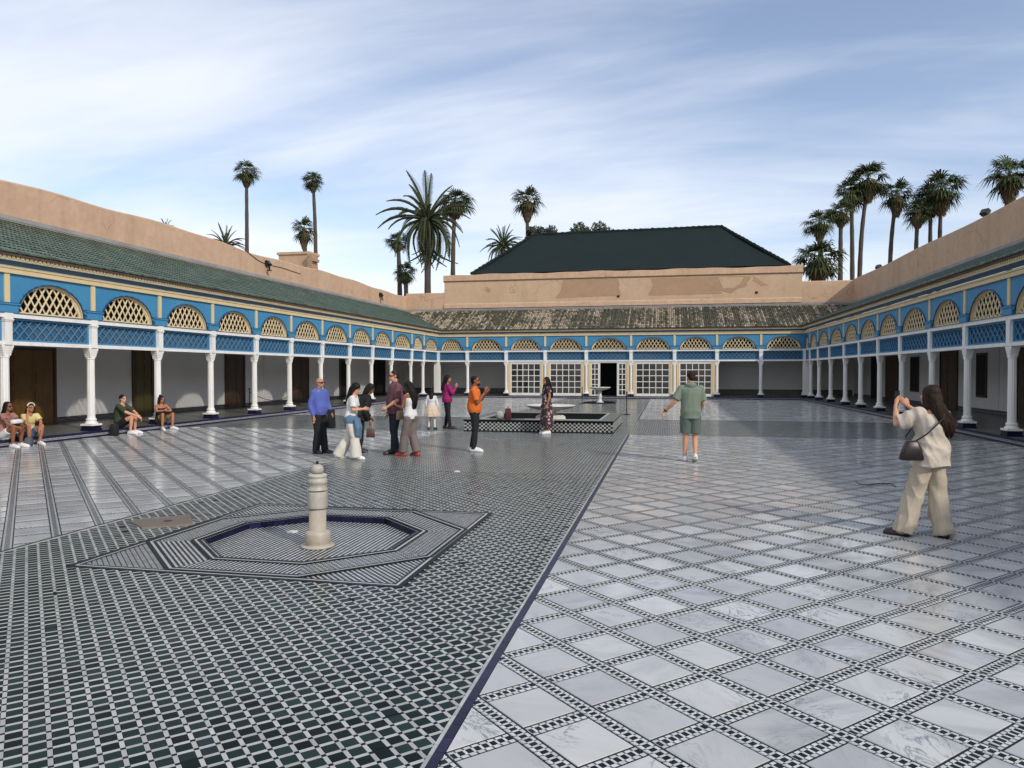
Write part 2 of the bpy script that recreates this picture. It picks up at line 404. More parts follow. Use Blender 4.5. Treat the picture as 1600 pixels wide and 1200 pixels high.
# ---- marble floor: dark/white mosaic joints below, marble slabs proud of them
fm = MB()
for (x0, x1) in ((XL-.05, SX0), (SX1, XR+.05)):
    rects_floor(fm, x0, x1, Y0, CY0, 0); rects_floor(fm, x0, x1, CY1, YF+.05, 0)
floor = fm.build('courtyard_floor', M['strip'])
tag(floor, 'white marble courtyard paving laid in diamonds between mosaic joints', 'floor', kind='structure')
def clip(poly, a, bb, c):                # keep a*x+b*y<=c
    o = []
    for i in range(len(poly)):
        p, q = poly[i], poly[(i+1) % len(poly)]
        dp, dq = a*p[0]+bb*p[1]-c, a*q[0]+bb*q[1]-c
        if dp <= 0: o.append(p)
        if (dp < 0 < dq) or (dq < 0 < dp):
            t = dp/(dp-dq); o.append((p[0]+(q[0]-p[0])*t, p[1]+(q[1]-p[1])*t))
    return o
def uv2xy(u, v): return ((u-v)*.70710678, (u+v)*.70710678)
def area(p): return abs(sum(p[i][0]*p[(i+1) % len(p)][1]-p[(i+1) % len(p)][0]*p[i][1] for i in range(len(p))))/2
zones = [(SX1+.004, XR-.002, Y0, CY0-.06), (SX1+.004, XR-.002, CY1+.06, YF-.002), (XL+.002, SX0-.03, Y0, CY0-.06), (XL+.002, SX0-.03, CY1+.06, YF-.002)]
tiles = []
hs = (MP-SW)/2
for iu in range(-40, 110):
    for iv in range(-60, 140):
        cu, cv = MU+(iu+.5)*MP, MV+(iv+.5)*MP
        cx, cy = uv2xy(cu, cv)
        if not (XL-1 < cx < XR+1 and Y0-1 < cy < YF+1): continue
        poly = [uv2xy(cu+a*hs, cv+bq*hs) for a, bq in ((-1, -1), (1, -1), (1, 1), (-1, 1))]
        for (x0, x1, y0, y1) in zones:
            q = clip(clip(clip(clip(poly, -1, 0, -x0), 1, 0, x1), 0, -1, -y0), 0, 1, y1)
            if len(q) >= 3 and area(q) > .004: tiles.append((cx, cy, q, len(q) == 4 and abs(area(q)-4*hs*hs) < 1e-5))
vis = sorted([t for t in tiles if inframe((t[0], t[1], 0), 30)], key=lambda t: t[0]**2+t[1]**2)[:300]
ids = set(id(t) for t in vis)
TH = .004
tmb = MB(); tmb.prism([uv2xy(a*hs, bq*hs) for a, bq in ((-1, -1), (1, -1), (1, 1), (-1, 1))], 0, TH, rnd=0, inset=.004)
tme = tmb.mesh('marble_tile', M['marble'])
rest = MB()
for t in tiles:
    dz = random.uniform(-.0006, .0008)
    if id(t) in ids:
        if t[3]: link('marble_tile', tme, floor, (t[0], t[1], dz), (random.gauss(0, .001), random.gauss(0, .001), 0))
        else:
            q = MB(); q.prism([(a-t[0], bq-t[1]) for a, bq in t[2]], 0, TH, rnd=0, inset=.004)
            link('marble_tile', q.mesh('marble_tile', M['marble']), floor, (t[0], t[1], dz))
    else: rest.prism(t[2], -.001, TH+dz, inset=.004, tilt=.0009)
rest.build('marble_tiles', M['marble'], floor, kind='stuff')
# near mosaic joints as real small pieces
jm = MB(); jm.cur = 0
pp = .0456
def jpiece(u0, u1, v0, v1, mi):
    poly = [uv2xy(u0, v0), uv2xy(u1, v0), uv2xy(u1, v1), uv2xy(u0, v1)]
    cx, cy = poly[0]
    if cx < SX1+.01 or cx > XR-.1: return
    poly = clip(poly, -1, 0, -(SX1+.004))
    if len(poly) < 3: return
    jm.cur = mi; jm.prism(poly, 0, .0025+.0004*random.random())
for iu in range(-8, 40):
    for iv in range(-30, 40):
        cu, cv = MU+iu*MP, MV+iv*MP
        cx, cy = uv2xy(cu+MP/2, cv+MP/2)
        if not (1.5 < cy < 7.2 and SX1-.3 < cx < 5 and inframe((cx, cy, 0), 120)): continue
        for fam in (0, 1):
            base, al = (cu, cv) if fam == 0 else (cv, cu)
            for j in range(10):
                a0 = al-SW/2+j*pp; 
                if fam == 1 and j*pp < SW-.012: continue
                P = [(base-.0195, base+.0195, a0+.0155, a0+pp-.001, 1), (base-.0195, base+.0195, a0+.001, a0+.0145, 0),
                     (base-.039, base-.021, a0+.0155, a0+pp-.001, 0), (base+.021, base+.039, a0+.0155, a0+pp-.001, 0)]
                for (p0, p1, q0, q1, mi) in P:
                    if fam == 0: jpiece(p0, p1, q0, q1, mi)
                    else: jpiece(q0, q1, p0, p1, mi)
M['jw'] = mat('joint_white', (.55, .56, .545), .26, var=.15, spec=.25); M['jd'] = mat('joint_dark', (.014, .018, .02), .3, var=.4, spec=.04)
jm.build('joint_mosaic', [M['jw'], M['jd']], floor, kind='stuff')

# ---- green mosaic walkway
YN = 13.0
oct_r = 1.10
def octagon(ap, ph=0):
    k = ap*math.tan(math.pi/8)
    return [(SCX+x, SCY+y) for x, y in ((ap, -k), (ap, k), (k, ap), (-k, ap), (-ap, k), (-ap, -k), (-k, -ap), (k, -ap))]
gf = MB()
gf.cur = 0
rects_floor(gf, SX0, SX1, YN, YF+.05, .0)
rects_floor(gf, XL-.05, SX0, CY0, CY1, .0); rects_floor(gf, SX1, XR+.05, CY0, CY1, .0)
gf.cur = 1
rects_floor(gf, SX0, SX1, Y0, STAR[2], .0); rects_floor(gf, SX0, SX1, STAR[3], YN, .0)
rects_floor(gf, SX0, STAR[0], STAR[2], STAR[3], .0); rects_floor(gf, STAR[1], SX1, STAR[2], STAR[3], .0)
walk = gf.build('mosaic_walkway', [M['greenfar'], M['grout']])
tag(walk, 'dark green and white mosaic walkway crossing the courtyard', 'floor', kind='structure')
dk = []; other = MB()
wx0, wx1 = SX0+.045, SX1-.075
for iu in range(-90, 110):
    for iv in range(0, 160):
        u0, v0 = (iu+GU)*GP, (iv+GV)*GP
        cx, cy = uv2xy(u0+.06, v0+.06)
        if not (wx0-.08 < cx < wx1+.08 and .6 < cy < YN+.05): continue
        if STAR[0] < cx < STAR[1] and STAR[2] < cy < STAR[3]: continue
        if not inframe((cx, cy, 0), 60): continue
        g = .0012; wdt = GF*GP
        for kind_, (a0, a1, c0, c1) in (('t', (u0+wdt+g, u0+GP-g, v0+wdt+g, v0+GP-g)), ('b', (u0+wdt, u0+GP, v0+g, v0+wdt-g)), ('b', (u0+g, u0+wdt-g, v0+wdt, v0+GP)), ('n', (u0+.001, u0+wdt-.001, v0+.001, v0+wdt-.001))):
            poly = [uv2xy(a0, c0), uv2xy(a1, c0), uv2xy(a1, c1), uv2xy(a0, c1)]
            q = clip(clip(poly, -1, 0, -wx0), 1, 0, wx1)
            if len(q) < 3 or area(q) < 2e-5: continue
            if kind_ == 'b' and random.random() < .004: continue
            if kind_ == 't': dk.append((cx, cy, q, abs(area(q)-area(poly)) < 1e-7, poly))
            else:
                other.cur = 0 if kind_ == 'b' else 1
                other.prism(q, 0, .003+random.uniform(-.0004, .0004) if kind_ == 'b' else .002)
dk.sort(key=lambda t: t[0]**2+t[1]**2)
tw = (GP*(1-GF)-.0024)/2
gmb = MB(); gmb.prism([uv2xy(a*tw, bq*tw) for a, bq in ((-1, -1), (1, -1), (1, 1), (-1, 1))], 0, .0035, rnd=0, inset=.0015)
gme = gmb.mesh('mosaic_tile', M['gtile'])
n = 0
for t in dk:
    if n < 300 and t[3]:
        ccx = sum(p[0] for p in t[4])/4; ccy = sum(p[1] for p in t[4])/4
        link('mosaic_tile', gme, walk, (ccx, ccy, random.uniform(-.0006, .0005)), (random.gauss(0, .006), random.gauss(0, .006), 0)); n += 1
    else: other.cur = 2; other.prism(t[2], 0, .0035+random.uniform(-.0006, .0005), inset=.0015, tilt=.006)
other.build('mosaic_tiles', [M['wbar'], M['node'], M['gtile']], walk, kind='stuff')
# border bands of the walkway: white line and cobalt band on the right, dark line on the left; individual border tiles
def band(name, x0, x1, y0, y1, z, m, step, nobj=0):
    mb = MB(); y = y0; k = 0
    while y < y1-.01:
        e = min(y+step*random.uniform(.92, 1.08), y1)
        if k < nobj and y > 2.2:
            q = MB(); q.box(x0, x1, y+.0015, e-.0015, 0, z, bottom=False); q.build(name, m, walk); k += 1
        else: mb.box(x0, x1, y+.0015, e-.0015, 0, z+random.uniform(-.0004, .0004), bottom=False)
        y = e
    mb.build(name+'s', m, walk, kind='stuff')
for y0, y1 in ((Y0, CY0), (CY1, YF)):
    band('border_tile', SX1-.05, SX1+.001, y0, y1, .0052, M['bluetile'], .15, 40 if y0 < 0 else 0)
    band('white_border_tile', SX1-.073, SX1-.052, y0, y1, .0048, M['wbar'], .11, 40 if y0 < 0 else 0)
    band('dark_border_tile', SX0-.034, SX0+.004, y0, y1, .0055, M['node'], .15)
    band('pale_border_tile', SX0+.006, SX0+.034, y0, y1, .005, M['wbar'], .12)
for y in (CY0, CY1):
    for xa, xb in ((XL, SX0-.03), (SX1, XR)):
        q = MB(); q.box(xa, xb, y-.055, y+.0, 0, .005, bottom=False); q.build('cross_border', M['node'], walk)
        q = MB(); q.box(xa, xb, y+.002, y+.05, 0, .0045, bottom=False); q.build('cross_border', M['wbar'], walk)

# ------------------------------------------------------------------ star fountain sunk in the walkway
sf = empty('sunken_fountain', (SCX, SCY, 0), 'low octagonal mosaic fountain sunk in the green walkway with a marble post', 'fountain')
Z1 = mat_tilefine('star_zellij', .046, (.012, .015, .02), (.52, .53, .51), .48, 45, .25, True)
Z2 = mat_tilefine('star_zellij_across', .046, (.012, .015, .02), (.52, .53, .51), .48, 0, .25, True)
Z3 = mat_tilefine('star_zellij_steep', .046, (.012, .015, .02), (.52, .53, .51), .48, 90, .25, True)
Z4 = mat_tilefine('star_zellij_slant', .046, (.012, .015, .02), (.52, .53, .51), .48, -45, .25, True)
Z5 = mat_tilefine('basin_zellij', .052, (.012, .015, .02), (.52, .53, .51), .5, 0, .22, True)
OA, OB = octagon(1.58), octagon(1.08)
ring = MB()
for i in range(8):
    j = (i+1) % 8; ring.cur = i % 4
    ring.add([(*OA[i], .004), (*OA[j], .004), (*OB[j], .004), (*OB[i], .004)], [(0, 1, 2, 3)])
ring.build('octagon_paving', [Z3, Z4, Z2, Z1], sf)
cs = [(STAR[1], STAR[3]), (STAR[0], STAR[3]), (STAR[0], STAR[2]), (STAR[1], STAR[2])]
for q, (i, j) in enumerate(((1, 2), (3, 4), (5, 6), (7, 0))):
    cx, cy = cs[q]; cp = MB()
    e1, e2 = ((cx, OA[i][1]), (OA[j][0], cy)) if q % 2 == 0 else ((OA[i][0], cy), (cx, OA[j][1]))
    cp.add([(*OA[i], .003), (*e1, .003), (cx, cy, .003), (*e2, .003), (*OA[j], .003)], [(0, 1, 2, 3, 4)])
    cp.build('corner_paving', [Z1, Z4][q % 2], sf)
# under-sheet for narrow leftovers between octagon and square
us = MB()
us.cur = 0
for i in range(8):
    j = (i+1) % 8
    k = .17 if i % 2 == 0 else 0
    P, Q = OA[i], OA[j]
    n_ = Vector((P[0]+Q[0]-2*SCX, P[1]+Q[1]-2*SCY, 0)).normalized()
    us.add([(*P, .001), (*Q, .001), (Q[0]+n_.x*k, Q[1]+n_.y*k, .001), (P[0]+n_.x*k, P[1]+n_.y*k, .001)], [(0, 1, 2, 3)])
us.build('fringe_paving', Z2, sf)
def polyline(name, pts, wd, z, m, closed=True):
    mb = MB(); nn = len(pts)
    for i in range(nn if closed else nn-1):
        p, q = Vector((*pts[i], 0)), Vector((*pts[(i+1) % nn], 0)); d = (q-p).normalized(); nrm = Vector((-d.y, d.x, 0))*wd/2
        p2, q2 = p-d*wd*.2, q+d*wd*.2
        mb.prism([tuple((p2+nrm).xy), tuple((p2-nrm).xy), tuple((q2-nrm).xy), tuple((q2+nrm).xy)], 0, z+i*.0003)
    return mb.build(name, m, sf)
sq = [(STAR[0], STAR[2]), (STAR[1], STAR[2]), (STAR[1], STAR[3]), (STAR[0], STAR[3])]
polyline('square_border', sq, .05, .008, M['node']); 
def inset_sq(d): return [(STAR[0]+d, STAR[2]+d), (STAR[1]-d, STAR[2]+d), (STAR[1]-d, STAR[3]-d), (STAR[0]+d, STAR[3]-d)]
polyline('square_border', inset_sq(.042), .022, .006, M['wbar']); polyline('square_border', inset_sq(.068), .02, .007, M['bluedark'])
for ap, wd, m, z in ((1.60, .03, M['node'], .0115), (1.565, .022, M['wbar'], .0095), (1.535, .018, M['node'], .0105), (1.18, .018, M['node'], .0115), (1.15, .022, M['wbar'], .0095), (1.115, .03, M['node'], .0125)):
    polyline('octagon_border', octagon(ap), wd, z, m)
# sunken basin
DB = .062
OC = octagon(1.075)
bw = MB()
for i in range(8):
    j = (i+1) % 8
    for k in range(6):
        a0, a1 = k/6, (k+1)/6
        p = [OC[i][0]+(OC[j][0]-OC[i][0])*a0, OC[i][1]+(OC[j][1]-OC[i][1])*a0]; q = [OC[i][0]+(OC[j][0]-OC[i][0])*a1, OC[i][1]+(OC[j][1]-OC[i][1])*a1]
        ins = lambda t: (SCX+(t[0]-SCX)*.988, SCY+(t[1]-SCY)*.988)
        e = .02
        pa = [p[0]+(q[0]-p[0])*e, p[1]+(q[1]-p[1])*e]; qa = [q[0]+(p[0]-q[0])*e, q[1]+(p[1]-q[1])*e]
        bw.prism([tuple(pa), tuple(qa), ins(qa), ins(pa)], -DB-.01, .006+.001*random.random())
bw.build('basin_rim', M['bluetile'], sf)
bf = MB(); bf.add([(*p, -DB) for p in octagon(1.09)], [tuple(range(8))]); bf.build('basin_floor', Z5, sf)
PX, PY = -3.72, 7.44
post = MB()
post.lathe([(.165, 0), (.17, .010), (.165, .02), (.12, .024), (.118, .03), (.126, .042), (.128, .13), (.122, .155), (.096, .170), (.085, .174), (.083, .39)], (PX, PY, -DB), 28)
po = post.build('post', M['stone'], sf, smooth=True)
for nm_, pf, mm_ in (('drum', [(.07, .398), (.096, .40), (.098, .41), (.097, .565), (.094, .575), (.07, .577)], M['stonew2']), ('collar', [(.07, .585), (.102, .587), (.104, .594), (.093, .604), (.091, .655), (.097, .66), (.097, .698), (.091, .703), (.091, .722), (.096, .727), (.095, .745), (.078, .757), (.05, .762)], M['stonew2']),
                     ('finial', [(.04, .764), (.057, .768), (.062, .79), (.061, .815), (.05, .838), (.03, .851), (.010, .856)], M['stonew2'])):
    q = MB(); q.lathe(pf, (PX, PY, -DB), 28); q.build(nm_, mm_, po, smooth=True)
for zj in (.3905, .578, .7625):  # black rings put the shadow of the joint gaps into colour
    q = MB(); q.lathe([(.078 if zj < .7 else .05, zj-.002), (.078 if zj < .7 else .05, zj+.006)], (PX, PY, -DB), 20); q.build('joint', M['iron'], po)
fin = MB(); fin.lathe([(.013, 0), (.013, .045), (.009, .05)], (PX, PY, .775), 10); fin.build('nozzle', M['iron'], po)
for o_ in [po]+list(po.children):
    for v_ in o_.data.vertices: v_.co.x = (v_.co.x+SCX-PX)*1.09+PX-SCX; v_.co.y = (v_.co.y+SCY-PY)*1.09+PY-SCY; v_.co.z = (v_.co.z+DB)*1.05-DB
dr = MB(); dr.lathe([(.07, 0), (.068, .006), (.02, .008)], (-4.35, 8.05, -DB), 16); dr.build('drain_cover', M['stonew'], sf)
hq = MB()
hp = [(-6.42, 7.86), (-6.0, 7.55), (-5.53, 7.86), (-5.98, 8.42)]
hq.prism(hp, 0, .022, inset=.01); ho = hq.build('hatch_cover', M['slab']); tag(ho, 'flat brown diamond-shaped stone cover lying on the green mosaic', 'hatch cover')
hr = MB(); hr.lathe([(.05, 0), (.045, .006)], (-5.95, 7.95, .022), 12); hr.build('finger_hole', M['iron'], ho)
dq = MB(); g0 = at(714, 737, 1); 
_t = CH/(CH-g0.z); dq.lathe([(.06, 0), (.055, .012), (.02, .014)], (g0.x*_t, g0.y*_t, .003), 14)
do = dq.build('drain', M['stonew']); tag(do, 'small round white drain set in the green mosaic walkway', 'drain')

# ------------------------------------------------------------------ arcaded galleries
ZS = .165
def spread(a0, a1, step): return [a0+step*i for i in range(int((a1-a0)/step+.5))]
COLL = [1.2, 4.0, 6.8, 9.6, 12.42, 15.25, 18.03, 20.83, 23.64, 26.5, 29.27, 32.22, 35.3, 38.3, 41.3, 44.7, 47.1]
COLR = [.8, 3.7, 6.6, 9.5, 12.45, 15.4, 18.4, 21.35, 24.25, 27.25, 30.5, 33.5, 36.6, 39.6, 42.95, 46.1, 48.6]
COLF = [-13.70, -10.91, -8.17, -5.35, -2.35, .50, 3.21, 5.96]
TL = lambda s, t, z: (XL-t, s, z)
TR = lambda s, t, z: (XR+t, s, z)
TF = lambda s, t, z: (s, YF+t, z)
TB = lambda s, t, z: (s, Y0-t, z)
CT = .28                                  # column axis behind the step edge

# one column, built about its own foot, s along x, t along y
def column_meshes():
    p = MB(); p.box(-.19, .19, -.19, .19, 0, .055); p.box(-.175, .175, -.175, .175, .057, .125); p.box(-.19, .19, -.19, .19, .127, .145)
    bs = MB(); bs.box(-.19, .19, -.19, .19, .147, .20)
    bs.lathe([(.165, .20), (.17, .22), (.15, .25), (.135, .26), (.125, .27), (.14, .30), (.14, .33), (.122, .35)], n=20)
    sh = MB(); sh.lathe([(.108, .35), (.104, .40), (.098, 2.0), (.112, 2.02), (.112, 2.06), (.1, 2.07)], n=24, flute=.09)
    cp_ = MB()
    for i, (hw, z0, z1) in enumerate(((.108, 2.07, 2.13), (.122, 2.132, 2.19), (.142, 2.192, 2.25), (.165, 2.252, 2.327))): cp_.box(-hw, hw, -.09-.006*i, .09+.006*i, z0, z1)
    pl_ = MB(); pl_.box(-.105, .105, -.14, .12, 2.329, 2.90); pl_.box(-.12, .12, -.155, .12, 2.902, 2.935); pl_.box(-.135, .135, -.17, .12, 2.937, 2.96); pl_.box(-.12, .12, -.155, .12, 2.962, 3.113)
    return (sh.mesh('column', M['white'], smooth=False), p.mesh('plinth', M['bluetile']), bs.mesh('base', M['white'], smooth=False), cp_.mesh('capital', M['white']), pl_.mesh('pilaster', M['white']))
CM = column_meshes()
def pier_meshes():
    p = MB(); p.box(-.26, .26, -.26, .26, 0, .145)
    bs = MB(); bs.box(-.25, .25, -.25, .25, .147, .22); bs.box(-.22, .22, -.22, .22, .222, .30)
    sh = MB(); sh.box(-.19, .19, -.19, .19, .302, 3.113)
    return (sh.mesh('corner_pier', M['white']), p.mesh('plinth', M['bluetile']), bs.mesh('base', M['white']))
PM = pier_meshes()

def seg_in(fn, p, d, n=60, L=4.0):
    """interval of p+d*t lying inside fn, sampled"""
    ts = [-L+2*L*i/n*1.0 for i in range(n+1)]
    ins = [t for t in ts if fn(p[0]+d[0]*t, p[1]+d[1]*t)]
    if not ins: return None
    a, bq = min(ins), max(ins); st = 2*L/n
    def bis(i, o):
        for _ in range(14):
            mm = (i+o)/2
            if fn(p[0]+d[0]*mm, p[1]+d[1]*mm): i = mm
            else: o = mm
        return i
    return bis(a, a-st), bis(bq, bq+st)
def slat(mb, a, bq, hw, t0, t1):
    d = Vector((bq[0]-a[0], bq[1]-a[1])).normalized(); nn = Vector((-d.y, d.x))*hw
    q = [(a[0]+nn.x, a[1]+nn.y), (a[0]-nn.x, a[1]-nn.y), (bq[0]-nn.x, bq[1]-nn.y), (bq[0]+nn.x, bq[1]+nn.y)]
    v = [(p[0], t, p[1]) for t in (t0, t1) for p in q]
    mb.add(v, [(0, 1, 2, 3), (7, 6, 5, 4)]+[(i, i+4, (i+1) % 4+4, (i+1) % 4) for i in range(4)])
Z_SILL, Z_ARCH, Z_POST, Z_PAN = 3.29, 4.07, 3.52, 4.27

def gallery(nm, T, cols, s0, s1, label, wallm, roofm, ptop, near, rot, piers, side, ends=()):
    base = T((cols[0]+cols[-1])/2, 0, 0)
    g = empty(nm, base, label, 'arcade')
    N = lambda: MB(T)
    # ---- floor, kerb
    m = N(); m.box(s0-(0 if side else 4), s1+(0 if side else 4), .0, 4.0, -.02, ZS); m.build('gallery_floor', M['zfloor'], g)
    m = N(); st = .3; k = s0
    m.box(s0, s1, -.012, .0, -.02, .05); m.box(s0, s1, -.018, .09, ZS-.045, ZS+.004); m.build('kerb_edge', M['bluedark'], g)
    m = N(); m.box(s0, s1, -.008, .0, .05, ZS-.045); m.build('kerb_band', M['zband'], g)
    # ---- columns
    org = wl(g)
    allc = cols
    for s in cols:
        P = Vector(T(s, CT, ZS))-org
        c = link('column', CM[0], g, P, (0, 0, rot))
        for me in CM[1:]: link(me.name, me, c)
    for s in piers:
        P = Vector(T(s, CT, ZS))-org
        c = link('corner_pier', PM[0], g, P)
        for me in PM[1:]: link(me.name, me, c)
    ed = sorted(cols+piers+list(ends))
    hwc = lambda s: .19 if s in piers or s in ends else .105
    for i in range(len(ed)-1):
        a, e = ed[i], ed[i+1]; L, Rr = a+hwc(a), e-hwc(e); mid = (a+e)/2; wd = e-a
        nearb = near(mid)
        m = N(); m.box(L, Rr, .17, .36, 2.49, 2.585); m.build('rail', M['white'], g)
        m = N(); m.box(a-.0, e+.0, .13, .40, 3.28, 3.287) if False else None
        m = N(); m.box(L, Rr, .15, .38, 3.165, 3.278); m.build('beam', M['white'], g)
        # blue lattice panel
        m = N(); m.cur = 0; m.box(L, Rr, .31, .34, 2.587, 3.163)
        m.cur = 1
        for q in ((L, Rr, 2.587, 2.637), (L, Rr, 3.113, 3.163)): m.box(q[0], q[1], .235, .31, q[2], q[3])
        for q in ((L, L+.06), (Rr-.06, Rr)): m.box(q[0], q[1], .235, .31, 2.639, 3.111)
        lp = m.build('lattice_panel', [M['blueback'], M['bluelat']], g)
        pit = (Rr-L-.12)/9; sl = .36/.26
        x0, x1, z0, z1 = L+.06, Rr-.06, 2.637, 3.113
        fn = lambda x, z: x0 <= x <= x1 and z0 <= z <= z1
        mm = N(); cnt = 0
        slope = .46/pit*.5*2*.62
        for sgn in (1, -1):
            for kk in range(-3, 13):
                px = x0+(kk+.5)*pit
                d = Vector((1, sgn*slope)).normalized()
                r = seg_in(fn, (px, (z0+z1)/2), d)
                if not r or r[1]-r[0] < .05: continue
                A = (px+d.x*r[0], (z0+z1)/2+d.y*r[0]); Bq = (px+d.x*r[1], (z0+z1)/2+d.y*r[1])
                tt = (.255, .28) if sgn > 0 else (.278, .308)
                if nearb:
                    q = N(); slat(q, A, Bq, .014, *tt); q.build('slat', M['bluelat'], lp)
                else: slat(mm, A, Bq, .014, *tt)
        if not nearb: mm.build('slats', M['bluelat'], lp, kind='stuff')
        # arch panel
        aw = (wd-.70)/2; bh = Z_ARCH-Z_SILL
        NN = 28
        arch = lambda x: Z_SILL+bh*math.sqrt(max(0, 1-(x/aw)**2))**1.0
        m = N()
        xs = [-aw*math.cos(math.pi*j/NN) for j in range(NN+1)]
        f, bk = .20, .34
        for j in range(NN):
            xa, xb = mid+xs[j], mid+xs[j+1]; za, zb = arch(xs[j]), arch(xs[j+1])
            m.add([(xa, f, za), (xb, f, zb), (xb, f, Z_PAN), (xa, f, Z_PAN), (xa, bk, za), (xb, bk, zb), (xb, bk, Z_PAN), (xa, bk, Z_PAN)],
                  [(0, 1, 2, 3), (7, 6, 5, 4)])
        for q in ((a+.0, mid-aw), (mid+aw, e-.0)):
            m.add([(q[0], f, Z_SILL), (q[1], f, Z_SILL), (q[1], f, Z_PAN), (q[0], f, Z_PAN), (q[0], bk, Z_SILL), (q[1], bk, Z_SILL), (q[1], bk, Z_PAN), (q[0], bk, Z_PAN)], [(0, 1, 2, 3), (7, 6, 5, 4)])
        ap = m.build('arch_panel', M['blue'], g)
        m = N()                           # cream reveal
        for j in range(NN):
            xa, xb = mid+xs[j], mid+xs[j+1]; za, zb = arch(xs[j]), arch(xs[j+1]); k = .985
            m.add([(xa, f+.002, za), (xb, f+.002, zb), (xb, .35, zb), (xa, .35, za), (mid+xs[j]*k, f+.002, Z_SILL+(za-Z_SILL)*k), (mid+xs[j+1]*k, f+.002, Z_SILL+(zb-Z_SILL)*k), (mid+xs[j+1]*k, .35, Z_SILL+(zb-Z_SILL)*k), (mid+xs[j]*k, .35, Z_SILL+(za-Z_SILL)*k)],
                  [(4, 5, 1, 0), (7, 6, 5, 4), (3, 2, 6, 7)])
        m.build('reveal', M['cream'], ap)
        m = N()                           # scalloped archivolt; its jagged edge shadow put into the dark navy
        for j in range(NN):
            k1 = 1.045 if j % 2 else 1.03
            xa, xb = xs[j], xs[j+1]; za, zb = arch(xa)-Z_SILL, arch(xb)-Z_SILL
            v = []
            for t in (.172, .198):
                v += [(mid+xa*1.004, t, Z_SILL+za*1.004), (mid+xb*1.004, t, Z_SILL+zb*1.004), (mid+xb*k1, t, Z_SILL+zb*k1), (mid+xa*k1, t, Z_SILL+za*k1)]
            m.add(v, [(0, 1, 2, 3), (7, 6, 5, 4), (0, 4, 5, 1), (1, 5, 6, 2), (2, 6, 7, 3), (3, 7, 4, 0)])
        m.build('archivolt', M['bluetrim'], ap)
        # cream arch lattice
        m = N(); m.box(mid-aw, mid+aw, .27, .32, Z_SILL, Z_SILL+.045)
        ai, bi = aw*.985, bh*.985
        for j in range(NN):
            xa, xb = xs[j]*.985, xs[j+1]*.985; za, zb = (arch(xs[j])-Z_SILL)*.985, (arch(xs[j+1])-Z_SILL)*.985; k = .955
            v = []
            for t in (.272, .318): v += [(mid+xa, t, Z_SILL+za), (mid+xb, t, Z_SILL+zb), (mid+xb*k, t, Z_SILL+zb*k), (mid+xa*k, t, Z_SILL+za*k)]
            m.add(v, [(3, 2, 1, 0), (4, 5, 6, 7), (2, 3, 7, 6)])
        al = m.build('arch_lattice', M['latcream'], g)
        fn2 = lambda x, z: z >= Z_SILL+.03 and ((x-mid)/(ai*.965))**2+((z-Z_SILL)/(bi*.965))**2 <= 1
        pit = 2*aw/9; slope = .36/pit
        mm = N()
        for sgn in (1, -1):
            for kk in range(-9, 10):
                px = mid+kk*pit*1.0+pit/2
                d = Vector((1, sgn*slope)).normalized()
                p0 = (px, Z_SILL+.031)
                r = seg_in(fn2, p0, d, 160, 3.0)
                if not r or r[1]-r[0] < .08: continue
                A = (px+d.x*r[0], p0[1]+d.y*r[0]); Bq = (px+d.x*r[1], p0[1]+d.y*r[1])
                tt = (.278, .299) if sgn > 0 else (.297, .316)
                if nearb:
                    q = N(); slat(q, A, Bq, .019, *tt); q.build('slat', M['latcream'], al)
                else: slat(mm, A, Bq, .019, *tt)
        if not nearb: mm.build('slats', M['latcream'], al, kind='stuff')
    # ---- between the arches: brackets and cream posts
    for s in sorted(cols+piers):
        hb = .27
        m = N(); m.box(s-hb, s+hb, .125, .198, 3.289, 3.475); m.box(s-hb-.05, s+hb+.05, .10, .198, 3.477, 3.515)
        for sg in (-1, 1):
            m.box(s+sg*(hb+.03)-.029, s+sg*(hb+.03)+.029, .14, .198, 3.40, 3.475); m.box(s+sg*(hb+.075)-.016, s+sg*(hb+.075)+.016, .15, .198, 3.43, 3.475)
        m.build('bracket', M['blue'], g)
        m = N(); m.box(s-hb-.055, s+hb+.055, .097, .199, 3.516, 3.532); m.build('bracket_line', M['bluetrim'], g)
        m = N(); m.box(s-.072, s+.072, .165, .199, 3.534, Z_PAN-.02); m.build('post', M['cream'], g)
    aa, ee = (Y0-.3, YF+.3) if side else (XL-.3, XR+.3)
    A = XL-4 if not side else s0
    m = N(); m.box(aa, ee, .12, .42, 3.2795, 3.289); m.build('sill_line', M['bluetrim'], g)
    # ---- entablature
    m = N(); m.box(aa, ee, .13, .34, Z_PAN-.018, 4.36); m.box(aa, ee, .118, .34, 4.375, 4.43); m.build('cornice', M['cream'], g)
    m = N(); m.box(aa, ee, .125, .34, 4.36, 4.375); m.build('cornice_line', M['redline'], g)
    ex = .0
    m = N(); m.add([(aa, .10, 4.431), (ee, .10, 4.431), (ee, .0, 4.545), (aa, .0, 4.545), (aa, .34, 4.431), (ee, .34, 4.431), (ee, .34, 4.545), (aa, .34, 4.545)], [(0, 1, 2, 3), (3, 2, 6, 7), (1, 5, 6, 2), (0, 3, 7, 4)])
    m.build('coved_band', M['teal'], g)
    m = N(); m.box(aa, ee, -.015, .34, 4.546, 4.562); m.build('fillet', M['white'], g)
    m = N(); m.box(aa, ee, -.03, .3, 4.563, 4.592)
    m.build('dentil_board', M['cream'], g)
    m = N(); k = aa+.05
    while k < ee-.05: m.box(k, k+.085, -.05, .1, 4.594, 4.655); k += .13
    m.build('dentils', M['cream'], g, kind='stuff')
    m = N(); m.box(aa, ee, .101, .3, 4.593, 4.655); m.build('dentil_back', M['cream'], g)
    corner = 1 if rot else 0
    # ---- eave board and roof; the roofs meet in valleys at the court's inner corners
    e0, z0, e1, z1 = -.12, 4.715, 3.88, 6.36
    sl = (z1-z0)/(e1-e0)
